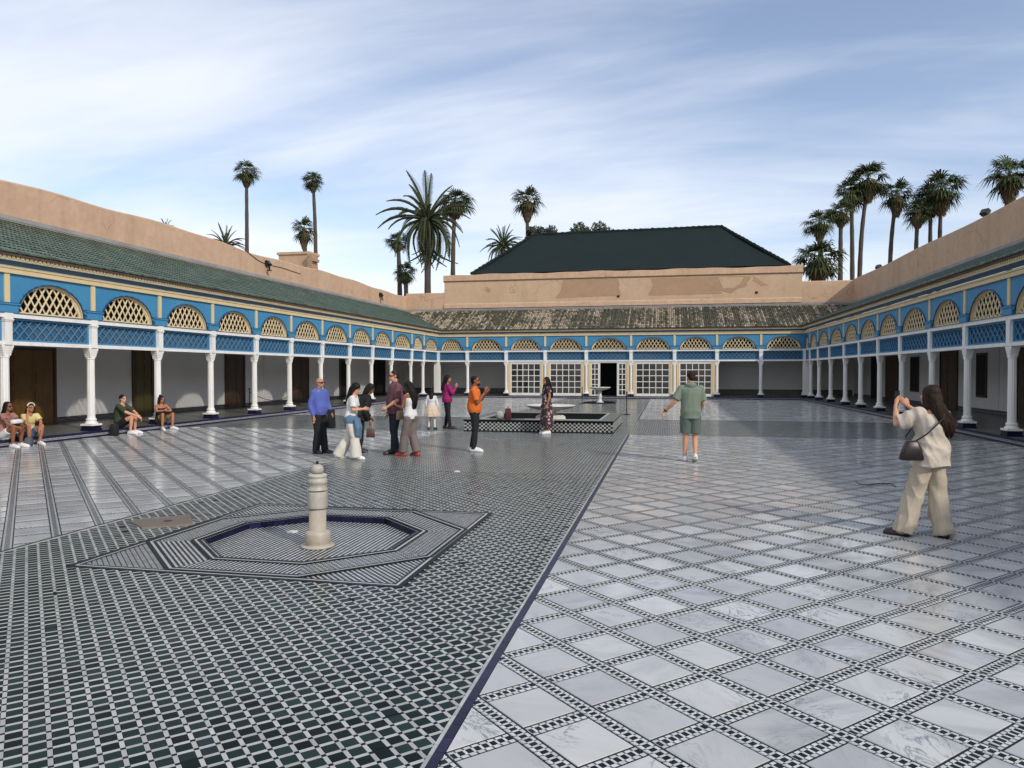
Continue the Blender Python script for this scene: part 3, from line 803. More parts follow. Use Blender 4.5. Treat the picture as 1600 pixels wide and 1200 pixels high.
    def sA(t): return Y0-t if side else XL-t
    def sE(t): return YF+t if side else XR+t
    m = N(); m.add([(sA(-.10), -.10, 4.656), (sE(-.10), -.10, 4.656), (sE(-.10), -.10, 4.708), (sA(-.10), -.10, 4.708), (sA(.3), .3, 4.656), (sE(.3), .3, 4.656), (sE(.3), .3, 4.86), (sA(.3), .3, 4.86)], [(0, 1, 2, 3), (0, 4, 5, 1), (3, 2, 6, 7)])
    m.build('eave_board', M['eave'], g)
    m = N(); m.add([(sA(e0), e0, z0-.004), (sE(e0), e0, z0-.004), (sE(e1), e1, z1-.004), (sA(e1), e1, z1-.004)], [(0, 1, 2, 3)]); 
    m.add([(sA(e0), e0+.01, z0-.03), (sE(e0), e0+.01, z0-.03), (sE(e1), e1, z1-.05), (sA(e1), e1, z1-.05)], [(3, 2, 1, 0)])
    rb = m.build('roof', M['flash'], g)
    m = N(); pitch = .132; rows = 14; dt = (e1-e0)/rows; ncol = int((sE(e1)-sA(e1))/pitch)
    cols_ = [sA(e1)+pitch*(i+.5) for i in range(ncol)]
    for s in cols_:
        jit = random.uniform(-.008, .008); cr_ = random.random()
        for r in range(rows):
            ta, tb = e0+dt*r-.02, e0+dt*(r+1)+.03
            tm = (ta+tb)/2
            if not (sA(tm) < s < sE(tm)): continue
            za, zb = z0+sl*(ta-e0)+.018, z0+sl*(tb-e0)+.002
            q = jit+random.uniform(-.006, .006); ra, rb_ = .062, .05
            v = []
            for (t, z, rr) in ((ta, za, ra), (tb, zb, rb_)):
                for k in range(5):
                    an = math.pi*k/4; v.append((s+q+rr*math.cos(an), t, z+rr*math.sin(an)*.9))
            fs = [(k, k+1, k+6, k+5) for k in range(4)]
            if r == 0: fs.append((0, 1, 2, 3, 4))
            m.add(v, fs, min(.999, .5*cr_+.5*random.random()))
    m.build('roof_tiles', roofm, rb, kind='stuff', smooth=False)
    # ---- back wall with parapet, flashing, coping
    def wallbox(ta, tb, za, zb): 
        m.add([(sA(ta), ta, za), (sE(ta), ta, za), (sE(ta), ta, zb), (sA(ta), ta, zb), (sA(tb), tb, za), (sE(tb), tb, za), (sE(tb), tb, zb), (sA(tb), tb, zb)],
              [(0, 1, 2, 3), (7, 6, 5, 4), (3, 2, 6, 7), (0, 3, 7, 4), (1, 5, 6, 2)])
    m = N(); wallbox(4.0, 4.5, -.1, 4.36); m.build('back_wall', M['wallwhite'], g)
    m = N(); wallbox(3.95, 3.998, 3.35, 4.299); m.build('cedar_frieze', M['ceil'], g)
    m = N(); wallbox(3.80, 4.5, 6.33, 6.40); wallbox(3.86, 4.5, 6.43, 6.56); m.build('flashing', M['flash'], g)
    m = N(); wallbox(3.84, 4.5, 6.402, 6.428); m.build('flashing_line', M['eave'], g)
    m = N()
    n = 80; sa, se = sA(3.92), sE(3.92)
    pts = [sa+(se-sa)*i/n for i in range(n+1)]
    tops = [ptop(s) for s in pts]
    f0, f1 = 3.92, 4.5
    for i in range(n):
        a, e = pts[i], pts[i+1]; ta, te = tops[i], tops[i+1]
        mz = 6.561
        lo = .035*math.sin(a*.7)*0
        m.add([(a, f0, mz), (e, f0, mz), (e, f0, te-.05), (a, f0, ta-.05), (a, f0+.06, ta), (e, f0+.06, te), (a, f1, ta), (e, f1, te), (a, f1, mz), (e, f1, mz)], [(0, 1, 2, 3), (3, 2, 5, 4), (4, 5, 7, 6), (6, 7, 9, 8)])
    m.add([(sa, f0, 6.561), (sa, f1, 6.561), (sa, f1, tops[0]), (sa, f0, tops[0])], [(0, 1, 2, 3)])
    m.add([(se, f0, 6.561), (se, f1, 6.561), (se, f1, tops[-1]), (se, f0, tops[-1])], [(0, 1, 2, 3)])
    m.build('parapet', wallm, g)
    m = N(); m.box(aa if side else A, ee if side else XR+4, .36, 3.99, 4.30, 4.34 if side else 4.337); m.build('ceiling', M['ceil'], g)
    m = N(); k = aa
    while k < ee: m.box(k, k+.1, .362, 3.98, 4.22, 4.298); k += .62
    m.build('ceiling_beams', M['ceil'], g, kind='stuff')
    return g
ptL = lambda s: 7.60+.07*math.sin(s*.33+.4)+.13*math.exp(-((s-28)/3.2)**2)+.03*math.sin(s*1.3)
ptR = lambda s: 8.06+.03*math.sin(s*.5)
ptF = lambda s: 7.78 if s < -10 else 8.02
PZ = YF+CT
Y0P = Y0-CT
gL = gallery('arcade_gallery', TL, COLL, Y0, YF, 'long sunlit arcade with blue panels, white columns and a mossy green tiled roof', M['plaster'], M['rL'], ptL, lambda s: 15 < s < 30, R(90), [], True, (Y0P, PZ))
gR = gallery('arcade_gallery', TR, COLR, Y0, YF, 'long shaded arcade with blue panels behind the woman photographing in cream clothes', M['plaster'], M['rR'], ptR, lambda s: 18 < s < 31, R(90), [], True, (Y0P, PZ))
gF = gallery('arcade_gallery', TF, COLF, XL, XR, 'short end arcade with white glazed doors under a worn tile roof', M['plaster'], M['rF'], ptF, lambda s: False, 0, [XL-CT, XR+CT], False)
for o in (gL, gR, gF): o['group'] = 'arcades around the courtyard'

# last bays of the side galleries up to the corner piers (entablature already runs through)
# ---- dados, doors and windows on the back walls
def strip_on(T, g, name, a, e, z0, z1, m, t0=3.985, t1=3.999):
    q = MB(T); q.box(a, e, t0, t1, z0, z1); return q.build(name, m, g)
def door(T, g, a, e, z1, m, leafm=None, cols=2):
    q = MB(T); q.box(a-.1, a, 3.93, 3.999, ZS, z1+.1); q.box(e, e+.1, 3.93, 3.999, ZS, z1+.1); q.box(a, e, 3.93, 3.999, z1, z1+.1)
    d = q.build('wooden_door', M['door'], g)
    w_ = (e-a)/cols
    for i in range(cols):
        q = MB(T); x0, x1 = a+w_*i+.006, a+w_*(i+1)-.006
        q.box(x0, x1, 3.965, 3.998, ZS+.01, z1-.004)
        nr = 4
        for r in range(nr):
            za, zb = ZS+.1+(z1-ZS-.1)*r/nr, ZS+(z1-ZS-.1)*(r+1)/nr
            q.box(x0+.08, x1-.08, 3.95, 3.964, za+.03, zb)
        q.build('door_leaf', m, d)
    return d
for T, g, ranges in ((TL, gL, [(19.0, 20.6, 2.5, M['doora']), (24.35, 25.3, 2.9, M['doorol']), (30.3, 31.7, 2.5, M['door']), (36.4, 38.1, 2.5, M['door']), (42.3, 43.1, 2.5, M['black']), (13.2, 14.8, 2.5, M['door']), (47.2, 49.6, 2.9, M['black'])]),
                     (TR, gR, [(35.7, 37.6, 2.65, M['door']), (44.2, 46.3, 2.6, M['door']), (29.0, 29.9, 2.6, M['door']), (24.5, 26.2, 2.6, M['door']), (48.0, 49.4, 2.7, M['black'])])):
    s = Y0
    for a, e, z1, m in sorted(ranges):
        strip_on(T, g, 'dado', s, a-.11, ZS, .30, M['zwall']); strip_on(T, g, 'dado_line', s, a-.11, .302, .33, M['bluedark'])
        door(T, g, a, e, z1, m); s = e+.11
    strip_on(T, g, 'dado', s, YF+3.9, ZS, .30, M['zwall']); strip_on(T, g, 'dado_line', s, YF+3.9, .302, .33, M['bluedark'])
    for a in (22.2, 33.5, 40.0) if T is TL else (31.5, 39.0):
        strip_on(T, g, 'wall_strip', a, a+.09, .34, 3.6, M['wallwhite'], 3.96, 3.999)
for a, e in ((40.7, 42.0), (32.6, 33.6)):
    q = MB(TR); q.box(a, e, 3.95, 3.999, .78, 2.58); wdw = q.build('window', M['door'], gR)
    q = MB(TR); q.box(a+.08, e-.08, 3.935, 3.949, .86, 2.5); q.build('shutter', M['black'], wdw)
# bench shelf along the left wall and low kerb
# ---- end gallery: glazed doors between the columns, hall doorway's darkness painted as a black panel behind
strip_on(TF, gF, 'dado', XL-3.9, -10.9, ZS, .52, M['zwall']); strip_on(TF, gF, 'dado', 3.2, XR+3.9, ZS, .52, M['zwall'])
strip_on(TF, gF, 'dado_line', XL-3.9, -10.9, .522, .56, M['bluedark']); strip_on(TF, gF, 'dado_line', 3.2, XR+3.9, .522, .56, M['bluedark'])
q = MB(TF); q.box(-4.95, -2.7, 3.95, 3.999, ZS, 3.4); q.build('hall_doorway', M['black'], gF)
q = MB(TF); q.box(-10.92, -10.86, .45, 3.99, ZS, 4.2); q.box(3.16, 3.22, .45, 3.99, ZS, 4.2); q.build('added_partition', M['wallwhite'], gF)  # unseen side walls, added to keep the space behind the glazed doors dark
cF = [-10.91, -8.17, -5.35, -2.35, .50, 3.21]
for i in range(5):
    a, e = cF[i]+.125, cF[i+1]-.125
    q = MB(TF); q.box(a, a+.17, .20, .34, ZS, 2.49); q.box(e-.17, e, .20, .34, ZS, 2.49); q.box(a+.17, e-.17, .21, .335, 2.484, 2.489)
    fr = q.build('glazed_door', M['cream'], gF)
    a += .172; e -= .172
    q = MB(TF); q.box(a, e, .22, .33, 2.40, 2.488); q.box(a, e, .22, .33, ZS, ZS+.10) if i != 2 else None
    q.build('lintel', M['white'], fr)
    def leaf(x0, x1, nc, nr, zb, zt):
        q = MB(TF); fw_ = .07
        bars = .045
        q.box(x0, x0+fw_, .235, .30, zb, zt); q.box(x1-fw_, x1, .235, .30, zb, zt)
        q.box(x0+fw_, x1-fw_, .236, .299, zb, zb+fw_); q.box(x0+fw_, x1-fw_, .236, .299, zt-fw_, zt)
        X0, X1, Z0, Z1_ = x0+fw_, x1-fw_, zb+fw_, zt-fw_
        for c in range(1, nc): xx = X0+(X1-X0)*c/nc; q.box(xx-bars/2, xx+bars/2, .24, .295, Z0, Z1_)
        for r in range(1, nr): zz = Z0+(Z1_-Z0)*r/nr; q.box(X0, X1, .242, .293, zz-bars/2, zz+bars/2)
        q.build('leaf_frame', M['white'], fr)
        for c in range(nc):
            for r in range(nr):
                q = MB(TF); q.box(X0+(X1-X0)*c/nc+.02, X0+(X1-X0)*(c+1)/nc-.02, .262+.003*random.random(), .27, Z0+(Z1_-Z0)*r/nr+.02, Z0+(Z1_-Z0)*(r+1)/nr-.02)
                q.build('pane', M['glass'], fr)
    if i != 2: leaf(a+.005, e-.005, 5, 5, ZS+.105, 2.395)
    else:
        w_ = (e-a); leaf(a+.005, a+w_*.235, 2, 6, ZS+.01, 2.395); leaf(e-w_*.235, e-.005, 2, 6, ZS+.01, 2.395)
        q = MB(TF); 
        for x0 in (a+w_*.24, e-w_*.24-.06): q = MB(TF); q.box(x0, x0+.06, .225, .31, ZS, 2.398); q.build('jamb', M['white'], fr)

# ------------------------------------------------------------------ great hall behind the end arcade
HX0, HX1, HY0, HF = -16.5, 9.07, YF+4.52, YF+3.9
hall = empty('great_hall', ((HX0+HX1)/2, HY0+5, 0), 'raised patched plaster hall with a dark green hipped roof behind the end arcade', 'building')
m = MB(); m.box(HX0, HX1, HF, HY0+14, 6.565, 8.56); m.build('wall', M['plaster_l'], hall)
m = MB(); n = 50
def capz(s): return 9.11+.025*math.sin(s*.9)+.02*math.sin(s*2.3)
for i in range(n):
    a, e = HX0-.06+(HX1-HX0+.12)*i/n, HX0-.06+(HX1-HX0+.12)*(i+1)/n
    m.add([(a, HF-.08, 8.64), (e, HF-.08, 8.64), (e, HF-.05, capz(e)-.05), (a, HF-.05, capz(a)-.05), (a, HF+.2, capz(a)), (e, HF+.2, capz(e)), (a, HY0+14, capz(a)), (e, HY0+14, capz(e)), (a, HF+.02, 8.562), (e, HF+.02, 8.562)], [(0, 1, 2, 3), (3, 2, 5, 4), (4, 5, 7, 6), (8, 9, 1, 0)])
for hx in (HX0-.06, HX1+.06): m.add([(hx, HF-.08, 8.56), (hx, HY0+14, 8.56), (hx, HY0+14, 9.1), (hx, HF-.08, 9.08)], [(0, 1, 2, 3)])
m.build('parapet_band', M['plaster'], hall)
m = MB(); m.box(HX0-.03, HX1+.03, HF-.05, HF-.001, 8.575, 8.60); m.build('band_line', M['coping'], hall)  # thin brown strip along the foot of the parapet band
m = MB(); m.add([(HX0-.0, HF-.09, 6.57), (HX1, HF-.09, 6.57), (HX1, HF-.06, 6.86), (HX0, HF-.06, 6.86), (HX1, HF-.001, 6.93), (HX0, HF-.001, 6.93)], [(0, 1, 2, 3), (3, 2, 4, 5)]); m.build('ledge', M['plaster'], hall)
m = MB(); Yr = YF+4.5
def hp_(px, py, Y): v = at(px, py, Y); return (v.x, v.y, v.z)
A, B_ = (-14.55, Yr, 9.21), (8.35, Yr, 9.23)
Cc, D = hp_(1127, 354, 60.4), hp_(834, 367, 60.4)
A2, B2 = (-14.55, 66, 9.21), (8.35, 66, 9.23)
nx, ny = 40, 8
for i in range(nx):
    for j in range(ny):
        def P(a, q):
            l = [A[k]+(B_[k]-A[k])*a for k in range(3)]; u = [D[k]+(Cc[k]-D[k])*a for k in range(3)]
            r = [l[k]+(u[k]-l[k])*q for k in range(3)]; r[2] += .035*mnoise.noise(Vector((r[0]*.9, q*4, 1)))*(1 if q > 0 else .5); r[2] -= .12*math.sin(math.pi*q); return r
        m.add([P(i/nx, j/ny), P((i+1)/nx, j/ny), P((i+1)/nx, (j+1)/ny), P(i/nx, (j+1)/ny)], [(0, 1, 2, 3)])
m.add([A, D, A2], [(0, 1, 2)]); m.add([B_, B2, Cc], [(0, 1, 2)]); m.add([D, Cc, B2, A2], [(0, 1, 2, 3)])
m.build('roof', M['hallroof'], hall)
for P_, Q_ in ((A, D), (D, Cc), (Cc, B_)):
    m = MB(); P_, Q_ = Vector(P_), Vector(Q_); L_ = (Q_-P_).length; k = int(L_/.45)
    for i in range(k): m.tube([P_.lerp(Q_, i/k)+Vector((0, 0, .03+random.uniform(-.02, .02))), P_.lerp(Q_, (i+1.1)/k)+Vector((0, 0, .0+random.uniform(-.015, .015)))], [.13, .10], 6)
    m.build('ridge_tiles', M['hallroof'], hall, kind='stuff')
def patch(pts, m, dz):
    q = MB(); P = []
    nn = len(pts)
    for i in range(nn):
        p, r = Vector(pts[i]), Vector(pts[(i+1) % nn])
        for k in range(6):
            v = p.lerp(r, k/6); e = .8*mnoise.noise(Vector((v.x*.09, v.y*.13, dz*9)))*4
            P.append((v.x+e, v.y+e*.4))
    W = [at(px, py, HF) for px, py in P]
    v = [(a.x, HF-dz, a.z) for a in W]+[(a.x, HF+.01, a.z) for a in W]; nn = len(W)
    q.add(v, [tuple(range(nn))]+[(i, (i+1) % nn, nn+(i+1) % nn, nn+i) for i in range(nn)])
    q.build('plaster_patch', m, hall, fix=True)
patch([(881, 436), (966, 436), (970, 462), (868, 466), (876, 452)], M['plaster_d'], .012)
patch([(1016, 435), (1108, 432), (1112, 445), (1128, 458), (1014, 462), (1019, 448)], M['plaster_d'], .013)
patch([(1108, 432), (1172, 431), (1168, 446), (1140, 457), (1118, 452)], M['plaster_d'], .016)
patch([(1122, 433), (1162, 433), (1150, 450), (1132, 451)], M['plaster_l'], .022)
patch([(1176, 431), (1184, 436), (1200, 446), (1190, 447), (1176, 438)], M['plaster_d'], .011)
patch([(760, 448), (768, 452), (764, 458), (757, 452)], M['plaster_d'], .014)
for px, py in ((1182, 457), (966, 463)):
    v = at(px, py, HF); q = MB(); q.box(v.x-.09, v.x+.09, HF-.03, HF+.01, v.z-.08, v.z+.08); q.build('drain_hole', M['black'], hall)
# small rooftop block beyond the left parapet
v0, v1 = at(445, 396, 46), at(484, 396, 46)
rb = MB(); rb.box(v0.x-.4, v1.x, 45.9, 47.2, 5, v1.z-.05); rb.box(v0.x-.5, v1.x+.08, 45.82, 47.3, v1.z-.05, v1.z+.12)
o = rb.build('rooftop_block', M['plaster']); tag(o, 'low plaster block with a broken corner rising behind the left parapet', 'building')
e_ = MB()
for k in range(9):
    e_.box(v1.x+.1+random.uniform(-.05, .1), v1.x+random.uniform(.35, .6), 45.45, 46.2, v1.z-.1-.16*(k+1)+random.uniform(-.03, .03), v1.z-.1-.16*k)
e_.build('broken_masonry', M['plaster_d'], o, kind='stuff')

# ------------------------------------------------------------------ raised pool with bowl fountain at the crossing
BX0, BX1, BY0, BY1 = -6.08, -1.56, 21.98, 26.5
bs_ = empty('raised_pool', ((BX0+BX1)/2, (BY0+BY1)/2, 0), 'raised square pool faced with black and white checks at the crossing', 'pool')
ZR = .36
m = MB(); m.box(BX0, BX1, BY0, BY0+.42, 0, ZR-.03); m.box(BX0, BX1, BY1-.42, BY1, 0, ZR-.03); m.box(BX0, BX0+.42, BY0+.42, BY1-.42, 0, ZR-.03); m.box(BX1-.42, BX1, BY0+.42, BY1-.42, 0, ZR-.03)
m.build('pool_wall', M['grout'], bs_)
zt = mat_tilefine('rim_zellij', .06, (.03, .035, .035), (.33, .34, .31), .55)
m = MB()
for q in ((BX0-.02, BX1+.02, BY0-.02, BY0+.44), (BX0-.02, BX1+.02, BY1-.44, BY1+.02), (BX0-.02, BX0+.44, BY0+.44, BY1-.44), (BX1-.44, BX1+.02, BY0+.44, BY1-.44)): m.box(*q, ZR-.028, ZR)
m.build('rim', zt, bs_)
m = MB()
for q in ((BX0+.40, BX1-.40, BY0+.38, BY0+.44), (BX0+.40, BX1-.40, BY1-.44, BY1-.38), (BX0+.38, BX0+.44, BY0+.45, BY1-.45), (BX1-.44, BX1-.38, BY0+.45, BY1-.45)): m.box(*q, ZR+.002, ZR+.022)
m.build('rim_edge', M['wbar'], bs_)
m = MB(); rects_floor(m, BX0+.42, BX1-.42, BY0+.42, BY1-.42, .22); m.build('water', M['water'], bs_)
m = MB()
for q in ((BX0-.03, BX1+.03, BY0-.032, BY0-.001),): m.box(*q, ZR-.05, ZR+.004); m.box(*q, 0, .03)
m.build('edge_line', M['node'], bs_)
nt = 70; tw_ = (BX1-BX0)/nt
for i in range(nt):
    for j in range(5):
        if (i+j) % 2 == 0:
            zz = .034+.054*j
            q = MB(); q.box(BX0+tw_*i+.002, BX0+tw_*(i+1)-.002, BY0-.008, BY0-.0005, zz, zz+.05); q.build('check_tile', M['wbar'], bs_)
m = MB()
yy = BY0
while yy < BY1-.1:
    for j in range(6):
        if (int((yy-BY0)/.12)+j) % 2 == 0: m.box(BX1+.0005, BX1+.008, yy+.01, yy+.11, .035+.045*j, .075+.045*j)
    yy += .12
m.build('side_checks', M['wbar'], bs_, kind='stuff')
def bowl(name, x, y, z0, rb, zt_, label, rp=.16, flute=True):
    o = empty(name, (x, y, 0), label, 'fountain')
    m = MB(); m.lathe([(rp*1.9, z0), (rp*1.9, z0+.05), (rp*1.2, z0+.09), (rp, z0+.14), (rp*.8, z0+(zt_-z0)*.35), (rp*1.15, z0+(zt_-z0)*.42), (rp*.75, z0+(zt_-z0)*.5), (rp*1.1, zt_-.17)], (x, y, 0), 20); m.build('stem', M['stonew'], o, smooth=True)
    m = MB(); m.lathe([(rp*1.05, zt_-.2), (rb*.55, zt_-.15), (rb*.82, zt_-.1), (rb*.96, zt_-.045), (rb, zt_-.02), (rb, zt_), (rb*.94, zt_), (rb*.85, zt_-.05), (rb*.4, zt_-.11), (.02, zt_-.12)], (x, y, 0), 40); m.build('bowl', M['stonew'], o, smooth=True)
    if flute:
        m = MB(); m.lathe([(rb*.62, z0), (rb*.62, z0+.03), (rb*.6, z0+.12), (rb*.5, z0+.17)], (x, y, 0), 40, flute=.07); m.build('fluted_base', M['stonew'], o)
    m = MB(); m.lathe([(.02, zt_-.12), (.02, zt_+.04)], (x, y, 0), 8); m.build('spout', M['iron'], o)
    return o
bowl('bowl_fountain', -3.78, 24.35, .22, .82, .72, 'wide white marble bowl fountain rising from the raised pool', .22)
bowl('bowl_fountain', -3.78, 42.9, 0.0, .62, .92, 'small white marble bowl on a stem in front of the open glazed door', .12, False)
m = MB(); oc8 = [(-3.78+1.0*math.cos(R(22.5+45*i)), 42.9+1.0*math.sin(R(22.5+45*i))) for i in range(8)]
for i in range(8):
    p, q = oc8[i], oc8[(i+1) % 8]; ins = lambda t: (-3.78+(t[0]+3.78)*.88, 42.9+(t[1]-42.9)*.88)
    m.prism([p, q, ins(q), ins(p)], 0, .07)
o = m.build('low_kerb', M['bluedark']); tag(o, 'low dark octagonal kerb around the small far marble bowl', 'kerb')

# ------------------------------------------------------------------ posts, ropes, lights, cords
def stanchion(x, y, label, z0=0, h=.95):
    o = empty('stanchion', (x, y, z0), label, 'barrier post', 'rope barrier posts')
    m = MB(); m.lathe([(.16, 0), (.16, .02), (.05, .035), (.02, .05)], (x, y, z0), 16); m.build('base', M['iron'], o)
    m = MB(); m.lathe([(.022, .05), (.022, h-.06), (.034, h-.05), (.034, h-.01), (.02, h)], (x, y, z0), 12); m.build('post', M['iron'], o)
stanchion(-1.66, 31.7, 'dark barrier post with round foot standing right of the raised pool', 0, .98)
stanchion(-4.66, 41.6, 'thin dark barrier post standing left of the small far bowl', 0, .95)
stanchion(-17.6, 28.9, 'dark barrier post in the left arcade before the lattice shadow', ZS, .95)
stanchion(-17.6, 33.3, 'dark barrier post in the left arcade behind the man in blue', ZS, .95)
m = MB(); P = [Vector((-17.6, 28.9+4.4*i/14, ZS+.78-.45*math.sin(math.pi*i/14))) for i in range(15)]; m.tube(P, .016, 6)
o = m.build('barrier_rope', M['rope']); tag(o, 'dark red rope slung between the two posts in the left arcade', 'rope')
def floodlight(px, py, Y, label, rz, parapet=None):
    v = at(px, py, Y)
    o = empty('floodlight', v, label, 'floodlight', 'floodlights on the parapets')
    m = MB(); rt = Matrix.Rotation(rz, 4, 'Z') @ Matrix.Rotation(R(-35), 4, 'X')
    def tb(q):
        q.T = lambda a, bq, c: tuple(v+(rt @ Vector((a, bq, c)))); return q
    q = tb(MB()); q.box(-.16, .16, -.09, .09, .02, .26); q.build('housing', M['iron'], o)
    q = tb(MB()); q.box(-.14, .14, -.098, -.091, .04, .24); q.build('lens', M['glass'], o)
    q = MB(); q.box(v.x-.03, v.x+.03, v.y-.03, v.y+.03, v.z-.22, v.z+.08); q.box(v.x-.09, v.x+.09, v.y-.09, v.y+.09, v.z-.26, v.z-.221); q.build('bracket', M['iron'], o)
lv = lambda px, py, X: None
def on_x(px, py, X):
    d = _rt*((px-800)/F)-_up*((py-600)/F)+_fw; return (X-0)/d.x*d.y
floodlight(421, 415, on_x(421, 415, XL-3.75), 'black floodlight on the left plaster parapet below the rooftop block', R(90))
floodlight(597, 463, on_x(597, 463, XL-3.75), 'black floodlight on the left parapet close to the far corner', R(90))
floodlight(1371, 420, on_x(1371, 420, XR+4.1), 'small floodlight on the right parapet top near the far corner', R(-60))
floodlight(1537, 336, on_x(1537, 336, XR+4.1), 'large floodlight on the right parapet top below the nearest palm', R(-60))
def onxv(px, py, X): return at(px, py, on_x(px, py, X))
m = MB(); m.tube([onxv(px, py, XL-3.895) for px, py in ((372, 384), (382, 390), (392, 398), (404, 407), (416, 413), (440, 418), (470, 428))], .016, 5)
o = m.build('cable', M['eave']); tag(o, 'dark cable running down the left parapet to the floodlight', 'cable')
def gpt(px, py, z=0):
    d = _rt*((px-800)/F)-_up*((py-600)/F)+_fw; t = (z-CH)/d.z; v = Vector((0, 0, CH))+d*t; return Vector((v.x, v.y, z+.012))
m = MB(); m.tube([gpt(px, py) for px, py in ((1337, 752), (1342, 757), (1356, 759), (1368, 757), (1380, 756), (1392, 757), (1400, 762))], .007, 5)
o = m.build('cord', M['iron']); tag(o, 'thin dark cord lying on the marble left of the photographing woman', 'cord')

# ------------------------------------------------------------------ palms and trees
def blade(mb, p, d, L, wd, droop, up, rnd=None):
    s = d.cross(up); s = s.normalized() if s.length > 1e-4 else Vector((1, 0, 0))
    q = p+d*L*.55-Vector((0, 0, droop*L*.18)); e = p+d*L*.92-Vector((0, 0, droop*L))
    mb.add([p-s*wd*.25, p+s*wd*.25, q+s*wd*.5, q-s*wd*.5, e], [(0, 1, 2, 3), (3, 2, 4)], rnd)
def fan_leaf(mb, p, d, Lp, Lb, nb=9, spread_=70, droop=.25, wd=.085):
    d = d.normalized(); side = d.cross(Vector((0, 0, 1)))
    side = side.normalized() if side.length > .05 else Vector((1, 0, 0))
    up = side.cross(d).normalized(); c = p+d*Lp; r = random.random()
    mb.add([p-side*.02, p+side*.02, c+side*.015, c-side*.015], [(0, 1, 2, 3)], r)
    for i in range(nb):
        a = R(-spread_+2*spread_*i/(nb-1)); bd = (d*math.cos(a)+side*math.sin(a)+up*.12*math.cos(a*2)).normalized()
        blade(mb, c, bd, Lb*(1-.25*abs(a)/1.4)*random.uniform(.85, 1.1), wd*Lb, droop*random.uniform(.6, 1.5), up, (r+random.uniform(-.12, .12)) % 1)
def fan_crown(seed, rad, skirt, n=66, nd=80, live_down=-82):
    random.seed(seed); g = MB(); d_ = MB()
    for i in range(n):
        el = R(random.triangular(live_down, 88, -5)); az = i*2.39996+random.uniform(-.3, .3)
        d = Vector((math.cos(az)*math.cos(el), math.sin(az)*math.cos(el), math.sin(el)))
        fan_leaf(g, Vector((0, 0, .1 if el > -.2 else -.25)), d, rad*.45*random.uniform(.6, 1.25), rad*.68*random.uniform(.7, 1.15), droop=.18+.35*math.cos(el))
    for i in range(nd):
        f = i/nd; az = i*2.39996; z = .35-f*skirt*.8
        rr = (1-f)**.8
        d = Vector((math.cos(az)*(.22+.5*rr), math.sin(az)*(.22+.5*rr), -1-.2*f))
        fan_leaf(d_, Vector((0, 0, z+.1)), d, rad*.38*(.4+.6*rr), rad*.55*(.55+.45*rr), nb=7, spread_=40, droop=.25, wd=.2)
    random.seed(99)
    return g.mesh('crown', M['frond']), d_.mesh('skirt', M['dead'])
FC = [fan_crown(1, 2.0, 3.2), fan_crown(2, 2.0, 2.6), fan_crown(3, 2.0, 3.6, n=56), fan_crown(4, 2.0, 2.2, n=72, live_down=-80)]
GP_ = 'palms behind the palace walls'
def trunk_mesh(pts, r0, r1):
    m = MB(); nn = len(pts); pr = []; rs = []
    P = []
    for i in range(nn-1):
        for k in range(6): P.append(pts[i].lerp(pts[i+1], k/6))
    P.append(pts[-1])
    # smooth the kinks
    for _ in range(6): P = [P[0]]+[(P[i-1]+P[i]*2+P[i+1])/4 for i in range(1, len(P)-1)]+[P[-1]]
    rs = [r0+(r1-r0)*i/(len(P)-1)+(.02*(i % 2)) for i in range(len(P))]
    m.tube(P, rs, 9, True); return m
def fan_palm(px, top, bot, wid, base, Y, label, var, hide=None):
    c = at(px, top+(bot-top)*.41, Y); rad = wid/F*Y*.56; sk = (bot-top)/F*Y
    b0 = at(base, bot+60, Y); b0.z = -.4
    xb = at(base, 440, Y); b0.x = xb.x; b0.y = Y
    o = empty('fan_palm', (b0.x, b0.y, -.4), label, 'palm tree', GP_)
    mid = at((px*.45+base*.55), (top+bot)*.5+80, Y)
    if base != px: mid = at(base+(px-base)*.25, bot+ (440-bot)*.35, Y)
    trunk_mesh([b0, b0.lerp(mid, .6) if base == px else Vector((xb.x, Y, mid.z*.6)), mid, Vector((c.x, c.y, c.z))], .30, .17).build('trunk', M['trunk'], o, smooth=True)
    for me, nm in zip(FC[var], ('crown', 'skirt')):
        q = link(nm, me, o, Vector(c)-wl(o), (0, 0, random.uniform(0, 6.28)))
        k = rad/2.0; kz = (sk*.60)/3.4 if nm == 'skirt' else min(k*1.25, sk*.40/2.0)
        q.scale = (k*(.9 if nm == 'skirt' else 1), k*(.9 if nm == 'skirt' else 1), max(kz, k*.75))
